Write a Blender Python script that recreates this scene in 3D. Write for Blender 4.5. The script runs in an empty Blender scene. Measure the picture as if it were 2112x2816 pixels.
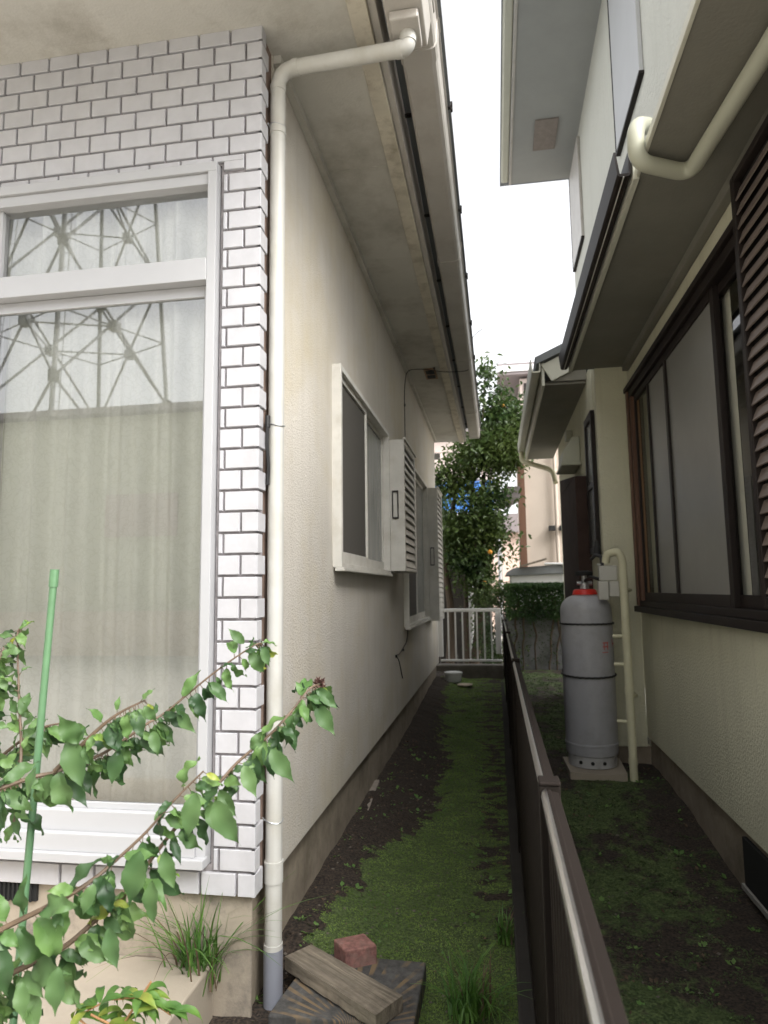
import bpy, math, random
from mathutils import Vector, Matrix, noise as mn
random.seed(7)
R_ = math.radians
sc = bpy.context.scene
col = sc.collection

# ------------------------------------------------------------------ camera
W_, H_, F_ = 2112, 2816, 1850.0
CAM_C = Vector((0, 0, 1.3))
def cam_axes(vp=(1365, 1618), roll=0.75):
    Y = Vector((vp[0]-W_/2, -(vp[1]-H_/2), -F_)).normalized()
    r = R_(roll); h = Vector((math.cos(r), math.sin(r), 0))
    Z = h.cross(Y).normalized(); X = Y.cross(Z)
    return Matrix((X, Y, Z))                  # world = M @ camera
CM = cam_axes()
cd = bpy.data.cameras.new('camera'); cam = bpy.data.objects.new('camera', cd); col.objects.link(cam)
cam.matrix_world = Matrix.Translation(CAM_C) @ CM.to_4x4()
cd.sensor_fit = 'HORIZONTAL'; cd.sensor_width = 36; cd.lens = F_/W_*36
cd.clip_start = 0.05; cd.clip_end = 500
cd.dof.use_dof = True; cd.dof.focus_distance = 1.8; cd.dof.aperture_fstop = 8.0
sc.camera = cam
def at(x, y, ax, v):                          # photo point -> place in the scene on the plane axis=v
    d = CM @ Vector((x-W_/2, -(y-H_/2), -F_)); t = (v-CAM_C[ax])/d[ax]
    return CAM_C + t*d

# ------------------------------------------------------------------ light
SUN_EL, SUN_AZ = 46, 128                      # azimuth measured from +Y clockwise
world = bpy.data.worlds.new("World"); sc.world = world; world.use_nodes = True
nt = world.node_tree; nt.nodes.clear()
sky = nt.nodes.new('ShaderNodeTexSky'); sky.sky_type = 'NISHITA'; sky.sun_disc = False
sky.sun_elevation = R_(SUN_EL); sky.sun_rotation = R_(SUN_AZ); sky.dust_density = 4.0; sky.air_density = 1.2
hs = nt.nodes.new('ShaderNodeHueSaturation'); hs.inputs['Saturation'].default_value = 0.10
bg = nt.nodes.new('ShaderNodeBackground'); bg.inputs['Strength'].default_value = 0.15
wo = nt.nodes.new('ShaderNodeOutputWorld')
nt.links.new(sky.outputs[0], hs.inputs['Color']); nt.links.new(hs.outputs[0], bg.inputs[0]); nt.links.new(bg.outputs[0], wo.inputs[0])
sd = bpy.data.lights.new('sun', 'SUN'); sun = bpy.data.objects.new('sun', sd); col.objects.link(sun)
sd.energy = 0.9; sd.angle = R_(40); sd.color = (1, .97, .92)
az, el = R_(SUN_AZ), R_(SUN_EL)
sdir = Vector((math.sin(az)*math.cos(el), math.cos(az)*math.cos(el), math.sin(el)))
sun.rotation_euler = (-sdir).to_track_quat('-Z', 'Y').to_euler()
sc.view_settings.view_transform = 'Standard'; sc.view_settings.look = 'None'
sc.view_settings.exposure = 1.6; sc.view_settings.gamma = 1

# ------------------------------------------------------------------ materials
def mat(name, c, rough=.8, var=0, vscale=3, bump=0, bscale=200, metal=0, c2=None, stain=None, stretch=None, spec=.5, bdist=.002, detail=4, streak=None):
    m = bpy.data.materials.new(name); m.use_nodes = True; N = m.node_tree.nodes; L = m.node_tree.links
    b = N['Principled BSDF']; b.inputs['Roughness'].default_value = rough; b.inputs['Metallic'].default_value = metal
    b.inputs['Specular IOR Level'].default_value = spec
    b.inputs['Base Color'].default_value = (*c, 1)
    tc = N.new('ShaderNodeTexCoord'); mp = N.new('ShaderNodeMapping'); L.new(tc.outputs['Object'], mp.inputs[0])
    if stretch: mp.inputs['Scale'].default_value = stretch
    last = None
    if var or c2:
        n = N.new('ShaderNodeTexNoise'); n.inputs['Scale'].default_value = vscale; n.inputs['Detail'].default_value = detail+2; n.inputs['Roughness'].default_value = .65
        L.new(mp.outputs[0], n.inputs[0])
        r = N.new('ShaderNodeValToRGB'); r.color_ramp.elements[0].position = .33; r.color_ramp.elements[1].position = .68
        a = tuple(x*(1-var) for x in c); d = c2 if c2 else tuple(min(1, x*(1+var)) for x in c)
        r.color_ramp.elements[0].color = (*a, 1); r.color_ramp.elements[1].color = (*d, 1)
        L.new(n.outputs['Fac'], r.inputs[0]); last = r.outputs[0]
    if stain:                                  # (colour, scale, amount)
        n = N.new('ShaderNodeTexNoise'); n.inputs['Scale'].default_value = stain[1]; n.inputs['Detail'].default_value = 8; n.inputs['Roughness'].default_value = .7
        L.new(tc.outputs['Object'], n.inputs[0])
        r = N.new('ShaderNodeValToRGB'); r.color_ramp.elements[0].position = .48; r.color_ramp.elements[1].position = .75
        r.color_ramp.elements[0].color = (0, 0, 0, 1); r.color_ramp.elements[1].color = (stain[2],)*3+(1,)
        L.new(n.outputs['Fac'], r.inputs[0])
        mx = N.new('ShaderNodeMixRGB'); L.new(r.outputs[0], mx.inputs[0])
        if last: L.new(last, mx.inputs[1])
        else: mx.inputs[1].default_value = (*c, 1)
        mx.inputs[2].default_value = (*stain[0], 1); last = mx.outputs[0]
    if streak:                                 # (colour, amount): rain streaks running down
        m2 = N.new('ShaderNodeMapping'); m2.inputs['Scale'].default_value = (9, 9, .35); L.new(tc.outputs['Object'], m2.inputs[0])
        n = N.new('ShaderNodeTexNoise'); n.inputs['Scale'].default_value = 1.6; n.inputs['Detail'].default_value = 7; n.inputs['Roughness'].default_value = .6; L.new(m2.outputs[0], n.inputs[0])
        r = N.new('ShaderNodeValToRGB'); r.color_ramp.elements[0].position = .5; r.color_ramp.elements[1].position = .8
        r.color_ramp.elements[0].color = (0, 0, 0, 1); r.color_ramp.elements[1].color = (streak[1],)*3+(1,); L.new(n.outputs['Fac'], r.inputs[0])
        mx = N.new('ShaderNodeMixRGB'); L.new(r.outputs[0], mx.inputs[0])
        if last: L.new(last, mx.inputs[1])
        else: mx.inputs[1].default_value = (*c, 1)
        mx.inputs[2].default_value = (*streak[0], 1); last = mx.outputs[0]
    if last: L.new(last, b.inputs['Base Color'])
    if bump:
        n = N.new('ShaderNodeTexNoise'); n.inputs['Scale'].default_value = bscale; n.inputs['Detail'].default_value = 3
        L.new(mp.outputs[0], n.inputs[0]); bp = N.new('ShaderNodeBump'); bp.inputs['Strength'].default_value = bump; bp.inputs['Distance'].default_value = bdist
        L.new(n.outputs['Fac'], bp.inputs['Height']); L.new(bp.outputs[0], b.inputs['Normal'])
    return m
def glassmat(name, tint=(.92, .95, .93), base=.02, k=1.5, rough=0.0):
    m = bpy.data.materials.new(name); m.use_nodes = True; N = m.node_tree.nodes; L = m.node_tree.links; N.clear()
    o = N.new('ShaderNodeOutputMaterial'); t = N.new('ShaderNodeBsdfTransparent'); t.inputs[0].default_value = (*tint, 1)
    g = N.new('ShaderNodeBsdfGlossy'); g.inputs['Roughness'].default_value = rough
    f = N.new('ShaderNodeFresnel'); f.inputs[0].default_value = 1.5
    ma = N.new('ShaderNodeMath'); ma.operation = 'MULTIPLY_ADD'; ma.inputs[1].default_value = k; ma.inputs[2].default_value = base; ma.use_clamp = True
    mx = N.new('ShaderNodeMixShader'); L.new(f.outputs[0], ma.inputs[0]); L.new(ma.outputs[0], mx.inputs[0])
    L.new(t.outputs[0], mx.inputs[1]); L.new(g.outputs[0], mx.inputs[2]); L.new(mx.outputs[0], o.inputs[0])
    return m
def leafmat(name, c, c2, rough=.4, vs=9, trans=.35):
    m = bpy.data.materials.new(name); m.use_nodes = True; N = m.node_tree.nodes; L = m.node_tree.links
    b = N['Principled BSDF']; o = N['Material Output']; b.inputs['Roughness'].default_value = rough
    tc = N.new('ShaderNodeTexCoord'); n = N.new('ShaderNodeTexNoise'); n.inputs['Scale'].default_value = vs; n.inputs['Detail'].default_value = 3
    L.new(tc.outputs['Object'], n.inputs[0]); r = N.new('ShaderNodeValToRGB')
    r.color_ramp.elements[0].position = .35; r.color_ramp.elements[1].position = .65
    r.color_ramp.elements[0].color = (*c, 1); r.color_ramp.elements[1].color = (*c2, 1)
    L.new(n.outputs['Fac'], r.inputs[0]); L.new(r.outputs[0], b.inputs['Base Color'])
    t = N.new('ShaderNodeBsdfTranslucent'); L.new(r.outputs[0], t.inputs[0]); mx = N.new('ShaderNodeMixShader'); mx.inputs[0].default_value = trans
    L.new(b.outputs[0], mx.inputs[1]); L.new(t.outputs[0], mx.inputs[2]); L.new(mx.outputs[0], o.inputs[0])
    return m
M = {}
M['tile'] = mat('white_glazed_tile', (.50, .495, .515), .28, var=.06, vscale=13, bump=.15, bscale=60, streak=((.42, .39, .35), .15))
M['grout'] = mat('grey_grout', (.27, .25, .255), .95, var=.25, vscale=25, bump=.3, bscale=300)
M['stucco'] = mat('beige_stucco', (.60, .56, .495), .95, var=.07, vscale=1.3, bump=.8, bscale=150, stain=((.54, .46, .29), 1.0, .7), bdist=.006, streak=((.40, .35, .27), .28))
M['stucco_r'] = mat('cream_stucco', (.68, .66, .50), .9, var=.05, vscale=2, bump=1, bscale=80, bdist=.006, streak=((.40, .37, .26), .35))
M['stucco_up'] = mat('pale_stucco', (.60, .59, .52), .9, var=.03, vscale=2, bump=1, bscale=45, bdist=.012, streak=((.45, .44, .37), .3))
M['conc_l'] = mat('brown_concrete', (.30, .25, .19), .95, var=.2, vscale=5, bump=.5, bscale=120, stain=((.10, .08, .05), 3.5, .8))
M['conc_f'] = mat('render_concrete', (.38, .325, .255), .95, var=.1, vscale=4, bump=.4, bscale=120, stain=((.13, .115, .105), 8, 1.0))
M['conc'] = mat('grey_concrete', (.33, .32, .29), .95, var=.15, vscale=6, bump=.5, bscale=120, stain=((.16, .16, .13), 5, .6))
M['apron'] = mat('pale_concrete', (.36, .31, .245), .9, var=.08, vscale=4, bump=.3, bscale=150)
M['soffit'] = mat('soffit_board', (.56, .54, .49), .95, var=.07, vscale=2.2, bump=.7, bscale=100, stain=((.25, .22, .17), 2.5, .7))
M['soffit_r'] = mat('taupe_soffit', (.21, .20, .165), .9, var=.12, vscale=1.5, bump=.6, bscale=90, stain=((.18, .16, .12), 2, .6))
M['fascia'] = mat('painted_fascia', (.60, .55, .45), .7, var=.12, vscale=5, stain=((.22, .17, .11), 7, .8))
M['gutter'] = mat('gutter_plastic', (.50, .47, .43), .45, var=.06, vscale=4, stain=((.3, .26, .22), 5, .5))
M['gutter_r'] = mat('cream_gutter', (.58, .57, .47), .45, var=.05)
M['ivory'] = mat('ivory_pvc', (.54, .53, .495), .42, var=.05, vscale=6, stain=((.42, .39, .31), 5, .5), streak=((.36, .33, .26), .4))
M['cream_pipe'] = mat('cream_pipe', (.66, .63, .44), .5, var=.08, vscale=7)
M['olive_pipe'] = mat('greenish_pipe', (.46, .46, .36), .45, var=.04)
M['pvc_grey'] = mat('grey_pvc', (.24, .25, .29), .5)
M['alu'] = mat('white_aluminium', (.44, .44, .45), .4, var=.03)
M['alu_d'] = mat('weathered_aluminium', (.62, .60, .55), .45, var=.08, vscale=6, stain=((.4, .36, .28), 8, .5))
M['rubber'] = mat('black_rubber', (.02, .02, .02), .6)
M['black'] = mat('black_gap', (.012, .012, .012), .8)
M['brown'] = mat('bronze_aluminium', (.020, .015, .013), .5, var=.15, vscale=5, spec=.22)
M['brownwood'] = mat('brown_trim', (.15, .075, .045), .55, var=.2, vscale=8, stretch=(1, 1, .15))
M['tan'] = mat('tan_trim', (.30, .17, .09), .5)
M['slat_r'] = mat('brown_slat', (.16, .125, .105), .4, var=.1)
M['glass'] = glassmat('window_glass', tint=(1,1,1), base=.20, k=1.8)
M['glass_s'] = glassmat('side_glass', base=.10, k=1.2)
M['glass_r'] = glassmat('bronze_glass', tint=(.9, .9, .86), base=.0, k=.2)
M['screen'] = mat('insect_screen', (.075, .068, .058), .9)
M['frost'] = mat('frosted_glass', (.18, .19, .18), .22, var=.15, vscale=1.5, stretch=(1, 6, .6))
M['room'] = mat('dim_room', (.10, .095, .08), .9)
M['frost2'] = mat('frosted_pane', (.23, .225, .205), .38, var=.12, vscale=1.2, spec=.25)
M['panelwood'] = mat('dark_brown_panel', (.055, .036, .03), .8, var=.2, vscale=6, spec=.1)
M['shoji'] = mat('grey_blind', (.72, .70, .62), .85, var=.06, vscale=1.2, stretch=(1, 5, .4))
M['metal'] = mat('brown_fence_metal', (.012, .009, .007), .65, var=.25, vscale=5, spec=.12)
M['rail'] = mat('bronze_rail', (.013, .009, .007), .8, metal=.0, var=.1, vscale=9, bump=.1, bscale=12, spec=.2)
M['rail_glint'] = mat('sky_glint', (.85, .83, .82), .28, metal=1.0, bump=.1, bscale=8)  # sky reflection along the fence rail, put in as bright metal
M['steel'] = mat('galvanised', (.45, .46, .47), .35, metal=.7)
M['cyl'] = mat('grey_paint', (.40, .40, .42), .42, var=.05, vscale=3, stain=((.25, .24, .23), 9, .5))
M['red'] = mat('red_paint', (.60, .03, .02), .4)
M['box'] = mat('light_grey_plastic', (.52, .51, .46), .5, var=.05)
M['wood'] = mat('weathered_plank', (.22, .185, .14), .9, var=.45, vscale=12, bump=1, bscale=22, stretch=(1, 1, 1), stain=((.07, .055, .04), 9, .7), bdist=.006)
M['brick'] = mat('pink_brick', (.27, .13, .11), .95, var=.4, vscale=45, bump=.7, bscale=250, stain=((.22, .17, .14), 18, .95), bdist=.004)
M['bark'] = mat('bark', (.095, .07, .05), .95, var=.25, vscale=10, bump=1, bscale=40, stretch=(1, 1, .2), bdist=.01)
M['stem'] = mat('reddish_stem', (.12, .08, .05), .6, var=.25, vscale=30)
M['stem_y'] = mat('orange_stem', (.42, .22, .10), .5)
M['stake'] = mat('green_stake', (.10, .20, .10), .4, var=.1, vscale=20, bump=.2, bscale=90)
M['leaf'] = leafmat('shrub_leaf', (.05, .115, .035), (.12, .21, .07), .48, 9)
M['leaf_l'] = leafmat('pale_shrub_leaf', (.10, .20, .055), (.17, .28, .085), .48, 9)
M['leaf_k'] = leafmat('deep_shrub_leaf', (.028, .07, .025), (.065, .125, .045), .45, 9)
M['leaf_n'] = leafmat('new_leaf', (.20, .33, .06), (.36, .38, .07), .45, 20)
M['leaf_c'] = leafmat('citrus_leaf', (.035, .075, .022), (.12, .17, .045), .35, 1.6)
M['leaf_d'] = leafmat('hedge_leaf', (.02, .055, .015), (.06, .12, .03), .5, 3)
M['blade'] = leafmat('grass_blade', (.07, .17, .035), (.16, .30, .06), .5, 12)
M['moss'] = leafmat('moss_leaf', (.105, .18, .035), (.24, .345, .08), .8, 5)
M['moss_r'] = leafmat('dark_moss_leaf', (.05, .08, .03), (.115, .155, .06), .8, 4)
M['weed'] = leafmat('weed_leaf', (.10, .22, .05), (.20, .33, .09), .6, 10)
M['dead'] = leafmat('dead_leaf', (.09, .06, .04), (.20, .14, .09), .8, 14)
M['fruit'] = mat('orange_fruit', (.75, .32, .03), .45)
M['bud'] = mat('dried_flower', (.10, .05, .04), .9, var=.4, vscale=60)
M['hwall'] = mat('far_beige', (.62, .53, .45), .9, var=.03)
M['pink'] = mat('far_pink', (.66, .50, .42), .9, var=.03)
M['siding'] = mat('far_siding', (.50, .42, .38), .9, var=.05)
M['roofg'] = mat('grey_roof', (.20, .21, .215), .7, var=.08)
M['rooft'] = mat('far_roof', (.22, .19, .19), .8)
M['bluesheet'] = mat('blue_panel', (.05, .19, .55), .5)
M['white'] = mat('white_paint', (.78, .78, .78), .4)
M['lamp'] = mat('pylon_steel', (.16, .165, .165), .6)
M['olive'] = mat('olive_wall', (.56, .55, .44), .95, var=.1)
def curtainmat():
    m = bpy.data.materials.new('lace_curtain'); m.use_nodes = True; N = m.node_tree.nodes; L = m.node_tree.links
    b = N['Principled BSDF']; o = N['Material Output']; b.inputs['Roughness'].default_value = .95
    tc = N.new('ShaderNodeTexCoord'); v = N.new('ShaderNodeTexVoronoi'); v.inputs['Scale'].default_value = 26; v.feature = 'DISTANCE_TO_EDGE'
    n = N.new('ShaderNodeTexNoise'); n.inputs['Scale'].default_value = 7; n.inputs['Detail'].default_value = 5
    L.new(tc.outputs['Object'], n.inputs[0])
    va = N.new('ShaderNodeVectorMath'); va.operation = 'MULTIPLY_ADD'; va.inputs[1].default_value = (.35, .35, .35)
    L.new(n.outputs['Color'], va.inputs[0]); L.new(tc.outputs['Object'], va.inputs[2]); L.new(va.outputs[0], v.inputs[0])
    r = N.new('ShaderNodeValToRGB'); r.color_ramp.elements[0].position = .02; r.color_ramp.elements[1].position = .09
    r.color_ramp.elements[0].color = (.84, .85, .77, 1); r.color_ramp.elements[1].color = (.91, .92, .85, 1)
    L.new(v.outputs[0], r.inputs[0]); L.new(r.outputs[0], b.inputs['Base Color'])
    t = N.new('ShaderNodeBsdfTransparent'); mx = N.new('ShaderNodeMixShader'); mx.inputs[0].default_value = .12
    L.new(b.outputs[0], mx.inputs[1]); L.new(t.outputs[0], mx.inputs[2]); L.new(mx.outputs[0], o.inputs[0])
    return m
M['curtain'] = curtainmat()
def groundmat():
    m = bpy.data.materials.new('soil'); m.use_nodes = True; N = m.node_tree.nodes; L = m.node_tree.links
    b = N['Principled BSDF']; b.inputs['Roughness'].default_value = .95
    tc = N.new('ShaderNodeTexCoord'); at_ = N.new('ShaderNodeAttribute'); at_.attribute_name = 'moss'
    n = N.new('ShaderNodeTexNoise'); n.inputs['Scale'].default_value = 22; n.inputs['Detail'].default_value = 8; n.inputs['Roughness'].default_value = .7
    n2 = N.new('ShaderNodeTexNoise'); n2.inputs['Scale'].default_value = 90; n2.inputs['Detail'].default_value = 6
    L.new(tc.outputs['Object'], n.inputs[0]); L.new(tc.outputs['Object'], n2.inputs[0])
    s = N.new('ShaderNodeValToRGB'); s.color_ramp.elements[0].color = (.010, .008, .006, 1); s.color_ramp.elements[1].color = (.085, .060, .043, 1)
    s.color_ramp.elements[0].position = .35; s.color_ramp.elements[1].position = .75; L.new(n2.outputs[0], s.inputs[0])
    g = N.new('ShaderNodeValToRGB'); g.color_ramp.elements[0].color = (.04, .065, .02, 1); g.color_ramp.elements[1].color = (.12, .165, .055, 1)
    g.color_ramp.elements[0].position = .35; g.color_ramp.elements[1].position = .65; L.new(n2.outputs[0], g.inputs[0])
    a = N.new('ShaderNodeMath'); a.operation = 'MULTIPLY_ADD'; a.inputs[1].default_value = .9; a.inputs[2].default_value = -.45; L.new(n.outputs[0], a.inputs[0])
    ad = N.new('ShaderNodeMath'); ad.operation = 'ADD'; L.new(at_.outputs['Fac'], ad.inputs[0]); L.new(a.outputs[0], ad.inputs[1])
    r = N.new('ShaderNodeValToRGB'); r.color_ramp.elements[0].position = .42; r.color_ramp.elements[1].position = .58; L.new(ad.outputs[0], r.inputs[0])
    mx = N.new('ShaderNodeMixRGB'); L.new(r.outputs[0], mx.inputs[0]); L.new(s.outputs[0], mx.inputs[1]); L.new(g.outputs[0], mx.inputs[2]); L.new(mx.outputs[0], b.inputs['Base Color'])
    bp = N.new('ShaderNodeBump'); bp.inputs['Strength'].default_value = .9; bp.inputs['Distance'].default_value = .012
    L.new(n2.outputs[0], bp.inputs['Height']); L.new(bp.outputs[0], b.inputs['Normal'])
    return m
M['ground'] = groundmat()
def slabmat():
    m = mat('slab_stone', (.085, .082, .078), .9, var=.4, vscale=30, bump=.8, bscale=160, stain=((.03, .028, .025), 8, .7))
    N = m.node_tree.nodes; L = m.node_tree.links; b = N['Principled BSDF']
    src = b.inputs['Base Color'].links[0].from_socket
    tc = N.new('ShaderNodeTexCoord'); mp = N.new('ShaderNodeMapping'); mp.inputs['Location'].default_value = (-.04, .20, 0)
    g = N.new('ShaderNodeTexGradient'); g.gradient_type = 'RADIAL'; L.new(tc.outputs['Object'], mp.inputs[0]); L.new(mp.outputs[0], g.inputs[0])
    f = N.new('ShaderNodeMath'); f.operation = 'MULTIPLY'; f.inputs[1].default_value = 44; L.new(g.outputs[1], f.inputs[0])
    fr = N.new('ShaderNodeMath'); fr.operation = 'FRACT'; L.new(f.outputs[0], fr.inputs[0])
    r = N.new('ShaderNodeValToRGB'); e = r.color_ramp.elements; e[0].position = .55; e[0].color = (0, 0, 0, 1); e[1].position = .7; e[1].color = (1, 1, 1, 1)
    L.new(fr.outputs[0], r.inputs[0])
    n = N.new('ShaderNodeTexNoise'); n.inputs['Scale'].default_value = 13; L.new(tc.outputs['Object'], n.inputs[0])
    r2 = N.new('ShaderNodeValToRGB'); r2.color_ramp.elements[0].position = .42; r2.color_ramp.elements[1].position = .58; L.new(n.outputs[0], r2.inputs[0])
    mu = N.new('ShaderNodeMath'); mu.operation = 'MULTIPLY'; L.new(r.outputs[0], mu.inputs[0]); L.new(r2.outputs[0], mu.inputs[1])
    mx = N.new('ShaderNodeMixRGB'); L.new(mu.outputs[0], mx.inputs[0]); L.new(src, mx.inputs[1]); mx.inputs[2].default_value = (.20, .14, .08, 1)
    L.new(mx.outputs[0], b.inputs['Base Color'])
    return m
M['slab'] = slabmat()

# ------------------------------------------------------------------ mesh helpers
def empty(name, loc, label=None, cat=None, group=None):
    o = bpy.data.objects.new(name, None); col.objects.link(o); o.location = loc; o.empty_display_size = .1
    o['wl'] = [float(v) for v in loc]
    if label: o['label'] = label; o['category'] = cat
    if group: o['group'] = group
    return o
def tag(o, label, cat, group=None, kind=None):
    if kind: o['kind'] = kind
    if label: o['label'] = label; o['category'] = cat
    if group: o['group'] = group
    return o
class MB:
    def __init__(s): s.v = []; s.f = []; s.mi = []; s.cur = 0
    def add(s, vs, fs):
        b = len(s.v); s.v += [tuple(v) for v in vs]; s.f += [tuple(i+b for i in f) for f in fs]; s.mi += [s.cur]*len(fs); return s
    def box(s, x0, x1, y0, y1, z0, z1):
        x0, x1 = min(x0, x1), max(x0, x1); y0, y1 = min(y0, y1), max(y0, y1); z0, z1 = min(z0, z1), max(z0, z1)
        return s.add([(x0,y0,z0),(x1,y0,z0),(x1,y1,z0),(x0,y1,z0),(x0,y0,z1),(x1,y0,z1),(x1,y1,z1),(x0,y1,z1)],
                     [(0,3,2,1),(4,5,6,7),(0,1,5,4),(1,2,6,5),(2,3,7,6),(3,0,4,7)])
    def obox(s, c, dx, dy, dz):               # oriented box: centre and three half vectors
        c, dx, dy, dz = map(Vector, (c, dx, dy, dz))
        vs = [c+i*dx+j*dy+k*dz for k in (-1, 1) for (i, j) in ((-1,-1),(1,-1),(1,1),(-1,1))]
        return s.add(vs, [(0,3,2,1),(4,5,6,7),(0,1,5,4),(1,2,6,5),(2,3,7,6),(3,0,4,7)])
    def prism(s, pts, axis, a, b):            # 2D outline in the other two axes, extruded along axis
        n = len(pts)
        def P(p, t):
            return [(t, p[0], p[1]), (p[0], t, p[1]), (p[0], p[1], t)][axis]
        s.add([P(p, a) for p in pts]+[P(p, b) for p in pts],
              [tuple(range(n)), tuple(range(2*n-1, n-1, -1))]+[(i, i+n, (i+1) % n+n, (i+1) % n) for i in range(n)])
        return s
    def tube(s, pts, r, n=10, cap=True):
        pts = [Vector(p) for p in pts]; rr = r if isinstance(r, (list, tuple)) else [r]*len(pts)
        vs = []; up = None
        for i, p in enumerate(pts):
            d = ((pts[i+1] if i < len(pts)-1 else p)-(pts[i-1] if i else p)).normalized()
            if up is None: up = Vector((0, 0, 1)) if abs(d.z) < .9 else Vector((0, 1, 0))
            a = d.cross(up).normalized(); up = a.cross(d).normalized()
            for k in range(n):
                t = 2*math.pi*k/n; vs.append(p+rr[i]*(math.cos(t)*a+math.sin(t)*up))
        fs = [(i*n+k, i*n+(k+1) % n, (i+1)*n+(k+1) % n, (i+1)*n+k) for i in range(len(pts)-1) for k in range(n)]
        if cap: fs += [tuple(range(n-1, -1, -1)), tuple(range((len(pts)-1)*n, len(pts)*n))]
        return s.add(vs, fs)
    def lathe(s, prof, c, n=32, axis=2):
        vs = []
        for r, h in prof:
            for k in range(n):
                t = 2*math.pi*k/n; p = (r*math.cos(t), r*math.sin(t), h)
                if axis == 1: p = (p[0], p[2], p[1])
                if axis == 0: p = (p[2], p[0], p[1])
                vs.append((c[0]+p[0], c[1]+p[1], c[2]+p[2]))
        fs = [(i*n+k, i*n+(k+1) % n, (i+1)*n+(k+1) % n, (i+1)*n+k) for i in range(len(prof)-1) for k in range(n)]
        fs += [tuple(range(n-1, -1, -1)), tuple(range((len(prof)-1)*n, len(prof)*n))]
        return s.add(vs, fs)
    def build(s, name, ms, parent=None, smooth=False, bevel=0, base=None, jit=0):
        if parent is not None: o0 = Vector(parent['wl'])
        elif base is not None: o0 = Vector(base)
        else:
            xs, ys, zs = zip(*s.v); o0 = Vector(((min(xs)+max(xs))/2, (min(ys)+max(ys))/2, min(zs)))
        me = bpy.data.meshes.new(name); me.from_pydata([tuple(Vector(v)-o0) for v in s.v], [], s.f)
        ms = ms if isinstance(ms, list) else [ms]
        for m in ms: me.materials.append(m)
        if len(ms) > 1: me.polygons.foreach_set('material_index', s.mi)
        if smooth: me.polygons.foreach_set('use_smooth', [True]*len(me.polygons)); me.set_sharp_from_angle(angle=R_(42))
        me.update()
        o = bpy.data.objects.new(name, me); col.objects.link(o); o['wl'] = list(o0)
        if parent is not None: o.parent = parent
        else: o.location = o0
        if bevel:
            b = o.modifiers.new('bevel', 'BEVEL'); b.width = bevel; b.segments = 2; b.limit_method = 'ANGLE'; b.angle_limit = R_(50)
            if smooth is False:
                me.polygons.foreach_set('use_smooth', [False]*len(me.polygons))
        return o
def box(*a): return MB().box(*a)
def ease(p, r=.06, n=6):                       # round the inner corners of a polyline
    p = [Vector(q) for q in p]; out = [p[0]]
    for i in range(1, len(p)-1):
        a = (p[i-1]-p[i]); b = (p[i+1]-p[i]); k = min(r, a.length*.45, b.length*.45)
        A = p[i]+a.normalized()*k; B = p[i]+b.normalized()*k
        for j in range(n+1):
            t = j/n; out.append((1-t)**2*A+2*t*(1-t)*p[i]+t*t*B)
    return out+[p[-1]]
def sst(a, b, x):
    t = max(0, min(1, (x-a)/(b-a))); return t*t*(3-2*t)
def nz(x, y, z=0, s=1): return mn.noise(Vector((x*s, y*s, z*s)))

# ------------------------------------------------------------------ ground
def gz(x, y):
    z = 0.0
    if x < .05:
        z += .085*sst(-.42, -.80, x)*(sst(2.25, 2.55, y) if y > 2.0 else .9*(1-sst(1.9, 2.15, y)))
        z += .10*sst(5, 9, y)
    else:
        z += -.03+.115*sst(2.9, 4.6, y)+.03*sst(6, 9.5, y)
    return z+.012*nz(x, y, 0, 4)+.006*nz(x, y, 3, 14)
def moss(x, y):
    if x < .05:
        ks = ((1.5, -.62), (2.4, -.68), (2.7, -.72), (3.0, -.57), (3.2, -.66), (3.6, -.53), (4.2, -.41), (5.0, -.40), (6.0, -.50), (7.5, -.62), (12, -.70)); edge = -.6
        for (a_, p_), (b_, q_) in zip(ks, ks[1:]):
            if a_ <= y < b_: edge = p_+(q_-p_)*(y-a_)/(b_-a_)
        edge += .07*nz(x*.8, y, 5, 3.3)+.08*nz(x, y, 8, 9)+.05*nz(x, y, 8, 24)
        m = sst(edge-.07, edge+.07, x)
        r = sst(-.28, -.05, x)*sst(2.3, 3.0, y)*(.55+1.0*nz(x, y*1.5, 9, 9))
        m = max(0, m-.75*r)
        m = max(m, .62*sst(4.6, 6.5, y)*sst(-.75, -.5, x))
        m *= 1-.45*sst(4.5, 8, y)*(.5+nz(x, y, 2, 6)); m -= .55*max(0, nz(x, y*1.6, 12, 7))+.6*max(0, nz(x, y*2, 31, 17)-.15)
        return m*.95
    return .53+.32*nz(x, y, 4, 2.4)+.25*nz(x, y, 7, 9)-.25*sst(.7, .95, x)
def ground_patch(x0, x1, y0, y1, st):
    nx = int((x1-x0)/st); ny = int((y1-y0)/st); vs = []; ms = []
    for j in range(ny+1):
        for i in range(nx+1):
            x = x0+(x1-x0)*i/nx; y = y0+(y1-y0)*j/ny
            vs.append((x, y, gz(x, y))); ms.append(moss(x, y))
    fs = [(j*(nx+1)+i, j*(nx+1)+i+1, (j+1)*(nx+1)+i+1, (j+1)*(nx+1)+i) for j in range(ny) for i in range(nx)]
    me = bpy.data.meshes.new('ground'); me.from_pydata(vs, [], fs); me.materials.append(M['ground'])
    at_ = me.attributes.new('moss', 'FLOAT', 'POINT'); at_.data.foreach_set('value', ms)
    me.polygons.foreach_set('use_smooth', [True]*len(fs))
    o = bpy.data.objects.new('ground', me); col.objects.link(o); o['kind'] = 'structure'; o['wl'] = [0, 0, 0]; return o
ground_patch(-1.2, 1.35, 1.0, 10.4, .02)
fg = MB().add([(-90, -90, -.075), (90, -90, -.075), (90, 120, -.075), (-90, 120, -.075)], [(0, 1, 2, 3)]).build('terrain', mat('pale_paving', (.42, .40, .36), .95, var=.12, vscale=2), base=(0, 0, -.075)); fg['kind'] = 'structure'  # pale concrete tone, chosen so bounced light lifts the soffits
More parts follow.
